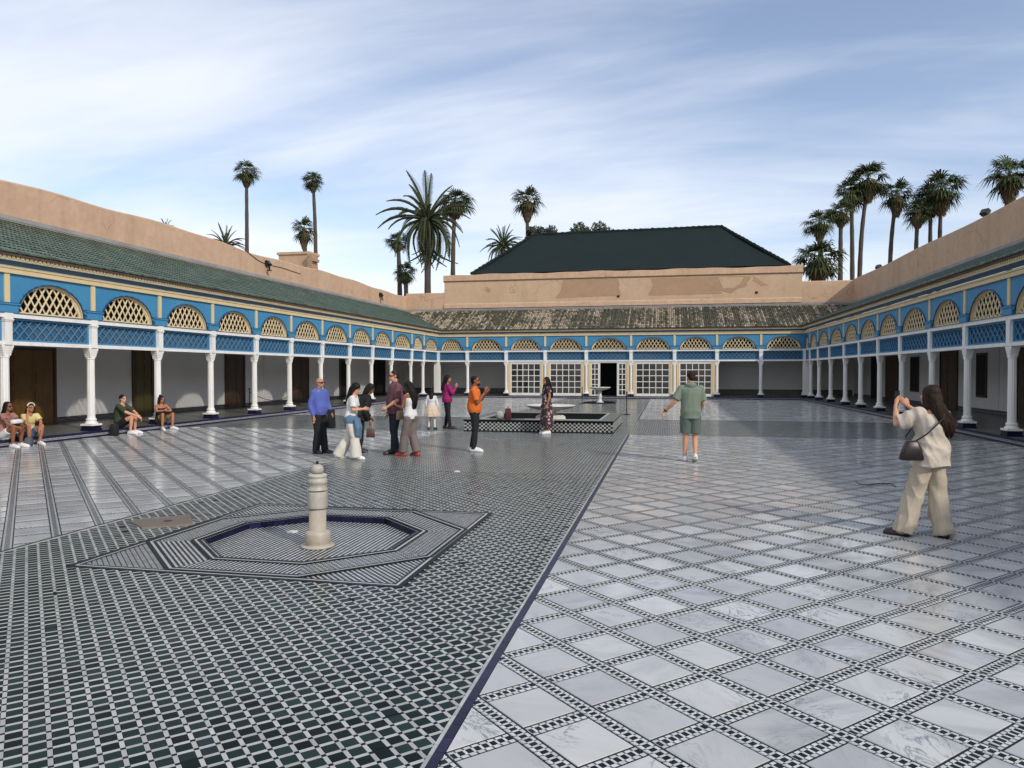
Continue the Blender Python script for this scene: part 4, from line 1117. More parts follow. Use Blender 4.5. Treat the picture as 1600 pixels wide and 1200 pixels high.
for args in (
    (385, 245, 300, 46, 386, 82, 'tall straight fan palm, leftmost above the left roof', 0),
    (489, 262, 310, 38, 494, 84, 'tall slender fan palm with a bent trunk beside the rooftop block', 1),
    (475, 334, 394, 42, 478, 66, 'shorter fan palm rising straight behind the rooftop block', 2),
    (621, 357, 403, 40, 625, 70, 'fan palm with brown skirt left of the big feathery date palm', 1),
    (633, 404, 456, 40, 635, 68, 'lowest fan palm left of the date palm, just over the wall', 3),
    (711, 290, 352, 62, 707, 74, 'fan palm partly hidden behind the big date palm', 3),
    (824, 289, 347, 52, 824, 86, 'single fan palm standing over the dark green hall roof', 2),
    (1281, 325, 378, 48, 1284, 80, 'fan palm directly above the bushy low palm right of the hall', 0),
    (1314, 310, 360, 46, 1313, 84, 'fan palm second in height order beside the hall, thin dark trunk', 1),
    (1330, 272, 338, 48, 1332, 88, 'fan palm crowded against the tallest palm of the right group', 3),
    (1357, 249, 320, 56, 1342, 88, 'tallest fan palm of the right group with a curved trunk', 0),
    (1401, 279, 338, 50, 1389, 90, 'lone fan palm in the gap between the two right clusters', 2),
    (1434, 308, 364, 44, 1430, 88, 'shortest fan palm of the three over the right parapet', 1),
    (1454, 284, 352, 50, 1453, 92, 'middle fan palm of the three over the right parapet', 3),
    (1471, 262, 340, 62, 1467, 90, 'largest fan palm of the three over the right parapet', 0),
    (1577, 238, 318, 66, 1577, 84, 'fan palm at the upper right corner, trunk hidden by the parapet', 2),
    (1279, 372, 452, 78, 1279, 64, 'bushy low palm right of the hall, its skirt reaching the wall', 3)):
    fan_palm(*args)
def frond_mesh(seed, L, arch, wl2=.34):
    random.seed(seed); m = MB(); n = 26
    pt = lambda t: Vector((0, L*(t-.18*t*t*arch), L*(.42*t*(1.0)-arch*.62*t*t)))
    pts = [pt(i/10) for i in range(11)]; m.tube(pts, [.035-.028*i/10 for i in range(11)], 4)
    for i in range(2, n):
        t = i/n; p = pt(t); tg = (pt(min(t+.03, 1))-pt(t-.03)).normalized()
        ln = wl2*L*.46*(math.sin(math.pi*min(1, .14+t*.86))**.75+.03)
        for sg in (-1, 1):
            d = (Vector((sg*1, 0, .3))+tg*1.5).normalized()
            blade(m, p, d, ln*random.uniform(.85, 1.1), .05*L*.32, .12, tg)
    random.seed(5); return m.mesh('frond', M['date'])
FR = [frond_mesh(1, 1, .5), frond_mesh(2, 1, .9), frond_mesh(3, 1, 1.35), frond_mesh(4, 1, .3)]
def date_palm(px, py, Y, L, base, label, n=54, lo=-55, hi=85, rtrunk=.27):
    c = at(px, py, Y); bx = at(base, 440, Y).x
    o = empty('date_palm', (bx, Y, -.4), label, 'palm tree', GP_)
    trunk_mesh([Vector((bx, Y, -.4)), Vector((bx, Y, c.z*.5)), c-Vector((0, 0, .2))], rtrunk*1.1, rtrunk).build('trunk', M['trunk'], o, smooth=True)
    off = c-wl(o)
    for i in range(n):
        f = (i+.5)/n; el = hi-(hi-lo)*f**.85
        az = i*2.39996+random.uniform(-.25, .25)
        me = FR[0] if el > 55 else FR[1] if el > 10 else FR[2]
        if el > 72: me = FR[3]
        q = link('frond', me, o, off)
        k = L*random.uniform(.85, 1.08)
        q.scale = (k, k, k)
        q.rotation_euler = Matrix.Rotation(az, 3, 'Z').to_4x4().to_3x3().__matmul__(Matrix.Rotation(R(el-18), 3, 'X')).to_euler()
date_palm(668, 345, 62, 4.9, 668, 'big feathery date palm with a thick trunk left of the hall', 62, -80, 76)
date_palm(352, 386, 60, 2.3, 352, 'low feathery palm peeking over the left parapet', 40, -20, 84)
date_palm(786, 386, 72, 2.6, 786, 'low feathery palm half hidden by the left slope of the hall roof', 44, -20, 84)
date_palm(259, 358, 36, .7, 259, 'tiny spiky plant sprouting behind the left parapet', 16, 5, 84, .05)
def tree(px, top, bot, wid, Y, label, seed):
    random.seed(seed); c = at(px, (top+bot)/2, Y); rx = wid/F*Y/2; rz = (bot-top)/F*Y/2
    o = empty('tree', (c.x, Y, -.4), label, 'tree', 'leafy trees behind the hall')
    m = MB(); m.tube([(c.x, Y, -.4), (c.x+.1, Y, c.z*.5), (c.x, Y, c.z)], [.3, .22, .1], 8)
    for k in range(7):
        a = k*.9; m.tube([(c.x, Y, c.z-rz*1.2), (c.x+rx*.7*math.cos(a), Y+rx*.5*math.sin(a), c.z+rz*.4*random.random())], [.09, .03], 5)
    m.build('trunk', M['trunk'], o)
    g = MB(); cl = [(Vector((random.uniform(-.75, .75)*rx, random.uniform(-.7, .7)*rx, random.uniform(-.9, .62)*rz)), random.uniform(.25, .45)) for _ in range(22)]
    for cc, rr in cl:
        for _ in range(130):
            d = Vector((random.gauss(0, 1), random.gauss(0, 1), random.gauss(0, 1))).normalized()*random.uniform(.55, 1)
            p = Vector((c.x, Y, c.z))+cc+Vector((d.x*rx*rr, d.y*rx*rr, d.z*rz*rr*1.3)); u = Vector((random.gauss(0, 1), random.gauss(0, 1), random.gauss(0, 1))).normalized()
            v = u.orthogonal().normalized(); s = random.uniform(.10, .2)
            g.add([p-u*s, p+v*s*.6, p+u*s, p-v*s*.6], [(0, 1, 2, 3)], (rr*2+random.uniform(-.2, .2)) % 1)
    g.build('crown', M['leaf'], o)
tree(845, 352, 392, 48, 78, 'dark leafy tree behind the hall ridge beside the single palm', 3)
tree(923, 347, 386, 66, 80, 'broader leafy tree showing over the middle of the hall roof', 4)
random.seed(21)

# ------------------------------------------------------------------ people
TODO = []                                 # voxel unions, turned into meshes in one pass at the end
def hexv(h): return tuple(((int(h[i:i+2], 16)/255)+.055)**2.4/1.055**2.4 if int(h[i:i+2], 16) > 10 else int(h[i:i+2], 16)/255/12.92 for i in (0, 2, 4))
def cloth(name, h, k=.85, rough=.85, pat=None, nz=None):
    if name in MC: return MC[name]
    c = tuple(q*k for q in hexv(h)); m = mat(name, c, rough, nz=nz, fine=(60, .25))
    if pat:
        kk = NB(m.node_tree); P = m.node_tree.nodes['Principled BSDF']; tcx = kk.n('ShaderNodeTexCoord').outputs['Object']
        if pat[0] == 'check':
            x, y, z = kk.sep(tcx); f = kk.m('MAXIMUM', kk.m('LESS_THAN', kk.m('FRACT', kk.m('MULTIPLY', kk.m('ADD', x, y), 28)), .25), kk.m('LESS_THAN', kk.m('FRACT', kk.m('MULTIPLY', z, 28)), .25))
        else:
            v = kk.n('ShaderNodeTexVoronoi', {'Vector': tcx, 'Scale': pat[2]}); f = kk.ramp(v.outputs['Distance'], .36, .44)
        m.node_tree.links.new(kk.mix(f, c, pat[1]), P.inputs['Base Color'])
    return m
def skin(h): return mat('skin_'+h, tuple(q*.9 for q in hexv(h)), .6, nz=(7, .2), spec=.25)
HAIR = mat('dark_hair', (.012, .009, .008), .6, spec=.2, fine=(40, .4)); HAIRB = mat('brown_hair', (.03, .016, .010), .6, spec=.2, fine=(40, .5))
SHADE = mat('sunglass_black', (.008, .008, .009), .15)
V = Vector
def voxel(name, mb, m, parent=None, vox=.012, smooth=4, fold=0, seed=0, top=False):
    me = mb.mesh(name, m); o = link(name, me, parent)
    r = o.modifiers.new('r', 'REMESH'); r.mode = 'VOXEL'; r.voxel_size = vox; r.use_smooth_shade = True
    sm = o.modifiers.new('s', 'SMOOTH'); sm.factor = .5; sm.iterations = smooth
    TODO.append((o, fold, seed)); return o
def finish():
    dg = bpy.context.evaluated_depsgraph_get(); done = []
    for o, fold, seed in TODO: done.append(bpy.data.meshes.new_from_object(o.evaluated_get(dg)))
    for (o, fold, seed), me in zip(TODO, done):
        mats = list(o.data.materials); o.modifiers.clear(); o.data = me; me.name = o.name
        if not me.materials:
            for mm in mats: me.materials.append(mm)
        n = len(me.vertices)
        if fold and n:
            co = np.zeros(n*3, 'f'); me.vertices.foreach_get('co', co); co = co.reshape(-1, 3)
            no = np.zeros(n*3, 'f'); me.vertices.foreach_get('normal', no); no = no.reshape(-1, 3)
            r = np.random.default_rng(seed+5); d = np.zeros(n)
            warp = .03*np.sin(co[:, 2:3]*9+r.uniform(0, 6))+.02*np.sin(co[:, 0:1]*14+r.uniform(0, 6))
            for k in range(7):
                a = r.normal(size=3)*np.array([24, 24, 8+5*(k % 3)]); w_ = (co+warp) @ a+r.uniform(0, 6); d += (np.sin(w_) if k % 2 else 1-1.9*np.abs(np.sin(w_*.6)))/(1+.2*k)
            d = np.sign(d)*np.abs(d)**.8
            co += no*(d*fold*.33)[:, None]; me.vertices.foreach_set('co', co.ravel())
        me.polygons.foreach_set('use_smooth', np.ones(len(me.polygons), bool)); me.update()
def rings_along(P0, P1, P2, rows, e=0, n=18, side=V((1, 0, 0))):
    out = []
    for t, rx, ry in rows:
        p = P0*(1-t)**2+P1*2*t*(1-t)+P2*t*t; tg = ((P1-P0)*(1-t)+(P2-P1)*t).normalized()
        sx = (side-tg*side.dot(tg)).normalized(); fy = tg.cross(sx)*-1
        out.append([tuple(p+sx*((rx+e)*math.copysign(abs(math.cos(a))**.85, math.cos(a)))+fy*((ry+e)*math.copysign(abs(math.sin(a))**.85, math.sin(a)))) for a in [2*math.pi*k/n for k in range(n)]])
    return out
MALE = [(0, .145, .105), (.15, .165, .118), (.35, .158, .118), (.55, .160, .118), (.75, .178, .122), (.88, .185, .108), (.95, .13, .085), (1, .07, .065)]
FEM = [(0, .150, .115), (.12, .170, .122), (.32, .138, .105), (.48, .125, .098), (.66, .142, .122), (.8, .152, .105), (.93, .115, .075), (1, .06, .055)]
def person(label, loc, rz, H, fem, sk, pose=None, top=None, bottom=None, shoes=None, hair=None, belly=0, hyaw=0, hpitch=0, glasses=False, lean=(0, 0), vox=.0115, seated=False, grp='visitors in the courtyard', seed=0, headz=0):
    """local frame: faces +y, x to the person's right; metres for a 1.70 m body, then scaled"""
    s = H/1.70; sw = .155 if fem else .178
    J = dict(pelvis=V((0, 0, .86)), spine=V((lean[0]*.5, lean[1]*.35-.0, 1.14)), neck=V((lean[0], lean[1], 1.425)))
    pose = pose or {}
    for k in ('pelvis', 'spine', 'neck'):
        if k in pose: J[k] = V(pose[k])
    nk = J['neck']; pv = J['pelvis']
    side = V(pose.get('side', (1, 0, 0))).normalized()
    J['head'] = nk+V((lean[0]*.15, .025+lean[1]*.2, .145+headz))
    fwd = V((0, 0, 1)).cross(side)
    for sg, q in ((1, 'R'), (-1, 'L')):
        J['sh'+q] = nk+side*(sg*sw)+V((0, -.005, -.06)); J['el'+q] = J['sh'+q]+V((sg*.045, -.02, -.29)); J['wr'+q] = J['el'+q]+V((sg*.01, .07, -.245))
        J['hip'+q] = pv+side*(sg*.085)+V((0, 0, .0)); J['kn'+q] = V((sg*.09, .02, .475)); J['an'+q] = V((sg*.09, -.02, .085)); J['toe'+q] = V((sg*.11, .15, .03))
    for k, v in pose.items():
        if k != 'side': J[k] = V(v)
    b_ = MB(); rows = FEM if fem else MALE
    rows_b = [(t, rx, ry+belly*math.exp(-((t-.3)/.22)**2)) for t, rx, ry in rows]
    b_.loft(rings_along(J['pelvis'], J['spine'], J['neck'], rows_b, -.006, side=side))
    hd = J['head']; rot = Matrix.Rotation(R(hyaw), 3, 'Z') @ Matrix.Rotation(R(-hpitch), 3, 'X')
    hp = lambda x, y, z: tuple(hd+rot @ V((x, y, z)))
    b_.tube([nk-V((0, 0, .05)), nk+V((0, .0, .03)), V(hp(0, -.015, -.06))], [.062, .055, .056] if not fem else [.05, .045, .047], 12, ends=True)
    b_.ell(hp(0, -.012, .03), (.073, .092, .083), rot=rot); b_.ell(hp(0, .022, -.045), (.056, .064, .066), rot=rot); b_.ell(hp(0, .05, -.082), (.03, .032, .025), rot=rot)
    b_.tube([hp(0, .078, .018), hp(0, .1, -.022), hp(0, .086, -.034)], [.010, .016, .012], 8, ends=True)
    for sg in (-1, 1):
        b_.ell(hp(sg*.073, -.01, -.005), (.012, .02, .032), rot=rot); b_.ell(hp(sg*.03, .072, .03), (.022, .016, .008), rot=rot)
    b_.ell(hp(0, .083, -.055), (.024, .011, .007), rot=rot)
    ar = .9 if fem else 1.05
    for sg, q in ((1, 'R'), (-1, 'L')):
        a, e, w_ = J['sh'+q], J['el'+q], J['wr'+q]
        b_.tube([nk.lerp(a, .55)-V((0, 0, .02)), a], [.05*ar, .052*ar], 10, ends=True)
        b_.tube([a, a.lerp(e, .4), e], [.05*ar, .046*ar, .037*ar], 12, ends=True); b_.tube([e, e.lerp(w_, .3), w_], [.037*ar, .040*ar, .025*ar], 12, ends=True)
        hv = V(pose['hand'+q]).normalized() if 'hand'+q in pose else ((w_-e).normalized()+V((0, .15, 0))).normalized()
        pn = hv.cross(V((0, 0, 1))) if abs(hv.z) < .85 else hv.cross(V((0, 1, 0))); pn.normalize(); th = pn.cross(hv).normalized()
        if 'palm'+q in pose: th = V(pose['palm'+q]); th = (th-hv*th.dot(hv)).normalized(); pn = hv.cross(th)
        ks = .9 if fem else 1
        b_.tube([w_, w_+hv*.045*ks, w_+hv*.085*ks], [.024*ks, .036*ks, .038*ks], 10, ends=False, sq=.55)
        for i, (o_, ln) in enumerate(((-.029, .062), (-.010, .075), (.010, .080), (.029, .070))):
            p0 = w_+hv*.075*ks+th*o_*ks
            b_.tube([p0, p0+hv*ln*.5*ks+pn*.004, p0+hv*ln*.85*ks+pn*.022*ks, p0+hv*ln*.95*ks+pn*.034*ks], [.0085, .0082, .0075, .0065], 6, ends=True)
        p0 = w_+hv*.025+th*.03*ks; b_.tube([p0, p0+hv*.035+th*.022+pn*.008, p0+hv*.068+th*.024+pn*.02], [.012, .0105, .008], 6, ends=True)
        h, k, an, toe = J['hip'+q], J['kn'+q], J['an'+q], J['toe'+q]
        b_.tube([h, h.lerp(k, .35), k], [.082, .075, .052], 14, ends=True); b_.tube([k, k.lerp(an, .3), an], [.050, .052, .032], 14, ends=True)
        fd = (toe-an); fd.z = 0; fd.normalize(); hl = an-fd*.055
        b_.tube([V((hl.x, hl.y, an.z-.045)), V((an.x, an.y, an.z-.02))+fd*.06, toe+V((0, 0, .005))], [.028, .028, .016], 10, ends=True, sq=.8)
    o = voxel('person', b_, sk, None, vox, 2)
    o.location = loc; o.rotation_euler = (0, 0, R(rz)); o.scale = (s, s, s); tag(o, label, 'person', grp)
    # eyes and brows
    if not glasses:
        for sg in (-1, 1):
            e = MB(); e.ell(hp(sg*.031, .079, .012), (.013, .006, .006), 8, 5, rot); link('eye', e.mesh('eye', SHADE, smooth=True), o)
            e = MB(); e.tube([hp(sg*.015, .086, .034), hp(sg*.035, .085, .038), hp(sg*.052, .072, .033)], .0045, 5); link('eyebrow', e.mesh('eyebrow', HAIR), o)
    else:
        e = MB()
        for sg in (-1, 1):
            e.ell(hp(sg*.034, .083, .012), (.031, .012, .022), 10, 6, rot)
            e.tube([hp(sg*.06, .075, .018), hp(sg*.079, .03, .02), hp(sg*.078, -.02, .012)], .005, 5)
        e.tube([hp(-.012, .094, .017), hp(.012, .094, .017)], .004, 5)
        link('sunglasses', e.mesh('sunglasses', SHADE, smooth=True), o)
    e = MB(); e.ell(hp(0, .094, -.052), (.021, .006, .006), 8, 5, rot); link('lips', e.mesh('lips', mat('lips', (.28, .09, .08), .5), smooth=True), o)
    # garments
    if top:
        kind, m = top['kind'], top['mat']; g = MB(); ee = top.get('ease', .014); t0 = top.get('t0', 0.0); rr = []
        base = [r for r in rows_b if r[0] <= top.get('t1', .96)]
        for t, rx, ry in base: rr.append((t, rx+top.get('flare', 0)*(1-t), ry+top.get('flare', 0)*(1-t)))
        if t0 < 0: rr = [(t0, rr[0][1]+.006, rr[0][2]+.006)]+rr
        g.loft(rings_along(J['pelvis'], J['spine'], J['neck'], rr, ee, side=side))
        sl = top.get('sleeve', .6); sr = top.get('sr', .012)
        for q in 'RL':
            a, e2, w_ = J['sh'+q], J['el'+q], J['wr'+q]
            if sl > 0:
                g.tube([nk.lerp(a, .5)-V((0, 0, .025)), a], [.058*ar, .052*ar+sr], 12, ends=True)
                if sl <= 1: g.tube([a, a.lerp(e2, sl*.6), a.lerp(e2, sl)], [.05*ar+sr, .049*ar+sr*1.3, .047*ar+sr*1.8], 12)
                else:
                    g.tube([a, a.lerp(e2, .5), e2], [.05*ar+sr, .046*ar+sr, .04*ar+sr*1.2], 12, ends=True); g.tube([e2, e2.lerp(w_, .4), e2.lerp(w_, sl-1)], [.04*ar+sr*1.1, .042*ar+sr, .032*ar+sr*.8], 12, ends=False)
            else: g.tube([nk.lerp(a, .35)-V((0, 0, .01)), nk.lerp(a, .62)-V((0, 0, .03))], [.04, .042], 10, ends=True)
        if top.get('collar'): g.tube([nk+V((0, .0, -.03)), nk+V((0, .008, .035))], [.082, .066], 14)
        if top.get('hood'): g.ell(tuple(nk+V((0, -.075, .005))), (.11, .06, .06))
        voxel(top.get('name', 'shirt'), g, m, o, top.get('vox', .012), 2, top.get('fold', .007), seed)
    if bottom:
        g = MB(); kind = bottom['kind']; m = bottom['mat']; w1 = bottom.get('thigh', .018); w2 = bottom.get('knee', .018); w3 = bottom.get('ankle', .03)
        if kind in ('trousers', 'shorts'):
            if not seated: g.loft(rings_along(J['pelvis']-V((0, 0, .06)), J['pelvis']+V((0, 0, .03)), J['pelvis'].lerp(J['spine'], .42), [(0, .13, .10), (.3, .168, .122), (.7, .165, .120), (1, .15, .112)], .006+bottom.get('hip', 0), side=side))
            else: g.ell(tuple(J['pelvis']), (.19, .16, .13))
            for q in 'RL':
                h, k, an = J['hip'+q], J['kn'+q], J['an'+q]
                if kind == 'shorts': f = bottom.get('len', .8); g.tube([h, h.lerp(k, f*.5), h.lerp(k, f)], [.088+w1, .08+w1, .066+w1*1.4], 14, ends=False); g.ell(tuple(h), (.1, .1, .1))
                else:
                    lo = an+V((0, 0, bottom.get('hem', -.02))); g.tube([h, h.lerp(k, .4), k], [.085+w1, .076+w1, .052+w2], 14, ends=True); g.tube([k, k.lerp(lo, .45), lo], [.052+w2, .050+(w2+w3)*.5, .034+w3], 14, ends=False)
        else:
            pr = bottom['prof']; g.loft([[(x0+rx*math.cos(2*math.pi*k/28)*(1+fl*math.cos(k*2*math.pi/28*7)), y0+ry*math.sin(2*math.pi*k/28)*(1+fl*math.cos(k*2*math.pi/28*7)), z) for k in range(28)] for (z, rx, ry, x0, y0, fl) in pr])
        voxel(bottom.get('name', kind), g, m, o, bottom.get('vox', .0125), 2, bottom.get('fold', .008), seed+1)
    if shoes:
        for q in 'RL':
            an, toe = J['an'+q], J['toe'+q]; fd = toe-an; pit_ = fd.z+.055; fd.z = 0; L = fd.length; fd.normalize(); sd = V((0, 0, 1)).cross(fd)
            g = MB(); rr = []; z0 = an.z-.085; dz = toe.z-.03-z0
            for f, wd, ht in ((-.46, .028, .06), (-.38, .040, .10), (0, .047, .118), (.42, .051, .098), (.85, .052, .075), (1.14, .040, .058), (1.26, .02, .035)):
                c = V((an.x, an.y, z0))+fd*(f*L)+V((0, 0, max(f, 0)*dz+(0 if f >= 0 else 0)))
                rr.append([tuple(c+sd*(wd*math.cos(t))+V((0, 0, max(0, ht*math.sin(t))))) for t in [math.pi*k/8 for k in range(9)]]+[tuple(c-sd*wd*.6), tuple(c+sd*wd*.6)])
            g.loft(rr); link('shoe', g.mesh('shoe', shoes, smooth=True), o)
    if hair:
        g = MB(); hm = hair['mat']; v = hair.get('vol', 1.0)
        if hair.get('len', 0) >= .2:
            rs_ = random.Random(seed); q2 = MB(); L = hair['len']; bk = hair.get('back', -.10); dx = hair.get('dx', 0)
            for k in range(70):
                a_ = rs_.uniform(-1.25, 1.25); e_ = rs_.uniform(0, 1); p0 = V(hp(.086*math.sin(a_)*v*(1-.5*e_), -.03-.075*math.cos(a_)*v*(1-.45*e_), .02+.105*v*e_)); x1 = rs_.uniform(-.085, .085); ll = L*rs_.uniform(.65, 1.08); wv = rs_.uniform(-.02, .02)
                p1 = V(hp(.088*math.sin(a_)*v, -.045-.085*math.cos(a_)*v, -.06)); p2 = nk+V((dx*.5+x1*.95, bk-.035-.03*math.cos(a_), -.02-ll*.35)); p3 = nk+V((dx+x1*.8+wv, bk-.045+wv, -.04-ll*.75)); p4 = nk+V((dx*1.15+x1*.5-wv*1.5, bk-.02, -.06-ll))
                q2.tube([p0, p0.lerp(p1, .5)+V((0, -.012, .006)), p1, p2, p3, p4], [.007, .012, .013, .013, .010, .002], 5)
            link('hair_locks', q2.mesh('hair_locks', hm, smooth=True), o)
        if hair['kind'] == 'short':
            g.ell(hp(0, -.03, .045), (.079*v, .092*v, .082*v), rot=rot); g.ell(hp(0, -.055, -.01), (.068, .06, .07), rot=rot)
        else:
            g.ell(hp(0, -.028, .042), (.088*v, .098*v, .087*v), rot=rot); g.ell(hp(0, -.06, -.03), (.082*v, .06*v, .09*v), rot=rot)
            for sg in (-1, 1): g.tube([hp(sg*.07, .01, .04), hp(sg*.083, -.005, -.04), hp(sg*.085, -.03, -.12)], [.024, .028, .03], 8, ends=True)
            if hair.get('len'):
                L = hair['len']; bk = hair.get('back', -.10)
                pts = [V(hp(0, -.07, -.02)), V(hp(0, -.085, -.10)), nk+V((hair.get('dx', 0)*.5, bk, -.02-L*.35)), nk+V((hair.get('dx', 0), bk-.005, -.05-L*.75)), nk+V((hair.get('dx', 0)*1.1, bk, -.05-L))]
                g.tube(pts, [.075, .088, .092, .07, .022], 14, ends=True, sq=.6)
                if hair.get('front'):
                    for sg in (-1, 1): g.tube([hp(sg*.078, .0, -.02), hp(sg*.088, .01, -.1), tuple(nk+V((sg*.1, .075, -.12))), tuple(nk+V((sg*.1, .1, -.26)))], [.03, .034, .036, .012], 8, ends=True)
            if hair.get('bun'): g.ell(hp(*hair['bun']), (.045, .045, .042))
        voxel('hair', g, hm, o, .011, 2, .006, seed+2)
    def world(p): return V(loc)+Matrix.Rotation(R(rz), 3, 'Z') @ (V(p)*s)
    o_J = {k: world(v) for k, v in J.items()}
    return o, o_J, world
def phone(label, p, rz, tilt=0):
    o = empty('phone', p, label, 'phone'); rt = Matrix.Rotation(R(rz), 3, 'Z') @ Matrix.Rotation(R(tilt), 3, 'X')
    q = MB(lambda a, bq, c: tuple(V(p)+rt @ V((a, bq, c)))); q.box(-.038, .038, -.005, .005, -.075, .075); q.build('case', SHADE, o)
    q = MB(lambda a, bq, c: tuple(V(p)+rt @ V((a, bq, c)))); q.box(-.034, .034, -.0062, -.0052, -.07, .07); q.build('screen', mat('phone_screen', (.02, .025, .03), .08), o)
def bag(label, c, w0, w1, d, h, rz, m, strap=None, sm=None, cat='bag', name='handbag'):
    o = empty(name, c, label, cat); rt = Matrix.Rotation(R(rz), 3, 'Z')
    q = MB(lambda a, bq, z: tuple(V(c)+rt @ V((a, bq, z)))); rr = []
    for f, ww, dd in ((0, w0*.9, d*.8), (.08, w0, d), (.55, (w0+w1)/2, d*1.05), (.95, w1, d*.7), (1, w1*.95, d*.5)):
        rr.append([(ww/2*math.copysign(abs(math.cos(t))**.5, math.cos(t)), dd/2*math.copysign(abs(math.sin(t))**.6, math.sin(t)), f*h) for t in [2*math.pi*k/20 for k in range(20)]])
    q.loft(rr); q.build('bag_body', m, o, smooth=True)
    if strap: q = MB(); q.tube(strap, .009, 6); q.build('strap', sm or m, o)
    return o
SK1, SK2, SK3, SK4 = skin('c08a6c'), skin('d9a283'), skin('8f5d43'), skin('b57c5c')
blk = cloth('black_cloth', '17171a'); wht = cloth('white_cloth', 'f0efec', .8); shoeb = mat('dark_leather', (.025, .017, .014), .4); shoew = mat('white_sneaker', (.72, .71, .7), .6)
# man in the blue shirt
o, J, W = person('bald man in a blue long-sleeved shirt, black trousers and sunglasses', (-7.62, 15.35, 0), -108, 1.71, False, SK1,
    dict(handR=(0, .1, -1), elR=(.235, -.05, 1.08), wrR=(.235, .06, .83), elL=(-.235, .02, 1.09), wrL=(-.17, .19, .90), knR=(.085, .03, .475), anR=(.085, -.03, .085), toeR=(.11, .14, .03), anL=(-.10, .07, .085), toeL=(-.14, .24, .03)),
    dict(kind='shirt', mat=cloth('blue_shirt', '5a6ab8'), sleeve=1.92, sr=.016, collar=True, flare=.015, fold=.009), dict(kind='trousers', mat=blk, thigh=.024, knee=.03, ankle=.045, hem=-.045), shoeb, None, belly=.05, glasses=True, hyaw=8, seed=1)
bag('black jacket hanging over the left arm of the man in blue', tuple(J['wrL']+V((0, 0, -.34))), .2, .16, .12, .42, 20, blk, cat='jacket', name='jacket')
# woman in the white top with a denim jacket round her waist
o, J, W = person('woman in a white top and white flared trousers with denim tied at her waist', (-6.52, 14.55, 0), -78, 1.60, True, SK2,
    dict(elR=(.20, .10, 1.10), wrR=(.12, .30, 1.12), elL=(-.19, .10, 1.11), wrL=(-.08, .33, 1.10), handR=(-.5, .8, .05), handL=(.4, .9, 0), anR=(.10, .14, .085), toeR=(.13, .31, .03), knR=(.10, .12, .48), anL=(-.09, -.30, .10), toeL=(-.09, -.14, .03), knL=(-.09, -.06, .47)),
    dict(kind='shirt', mat=wht, sleeve=.75, sr=.022, ease=.02, fold=.009), dict(kind='trousers', mat=cloth('cream_trousers', 'ece6d8', .8), thigh=.024, knee=.045, ankle=.10, hem=-.045), shoew,
    dict(kind='long', mat=HAIR, len=.28, vol=1.08), lean=(0, .09), hpitch=28, hyaw=-8, seed=2)
g = MB(); g.loft([[(.19*math.cos(t)*k, .15*math.sin(t)*k+.01, z) for t in [2*math.pi*i/20 for i in range(20)]] for z, k in ((.99, .92), (.93, 1.08), (.86, 1.12), (.80, 1.05))])
for x0 in (-.05, .08, .17): g.tube([(x0, .16, .9), (x0+.03, .20, .7), (x0+.02, .19, .45+x0*.4)], [.05, .07, .05], 10)
voxel('denim_jacket', g, cloth('denim', '5f7f9a'), o, .012, 2, .010, 33)
bag('black and white patterned tote bag on the shoulder of the woman with denim', tuple(W((-.27, -.10, .62))), .30, .34, .12, .36, -78, cloth('tote_pattern', 'd8d8d2', pat=('spots', (.02, .02, .022), 13)), [W((-.25, -.02, .95)), W((-.22, .0, 1.15)), W((-.16, -.02, 1.40)), W((-.2, -.08, 1.15)), W((-.26, -.16, .95))], blk)
# companion in black behind her
o, J, W = person('person in loose black clothes bending behind the woman with denim', (-6.82, 15.75, 0), -64, 1.56, True, SK3,
    dict(elR=(.24, .12, 1.0), wrR=(.2, .22, .78), elL=(-.2, .1, 1.05), wrL=(-.1, .25, .85), handR=(0, .1, -1)),
    dict(kind='shirt', mat=blk, sleeve=1.9, sr=.035, ease=.035, flare=.05, t0=-.12), dict(kind='trousers', mat=blk, thigh=.02, knee=.02, ankle=.02), shoeb,
    dict(kind='long', mat=HAIR, len=.2, vol=1.05), lean=(-.04, .2), hpitch=30, seed=3)
bag('small brown bag hanging from the hand of the person in black', tuple(J['wrR']+V((.03, -.02, -.36))), .2, .16, .1, .2, 10, mat('brown_leather', (.10, .05, .035), .5), [J['wrR']+V((.0, 0, -.16)), J['wrR']+V((.0, 0, -.06)), J['wrR']+V((.06, 0, -.17))])
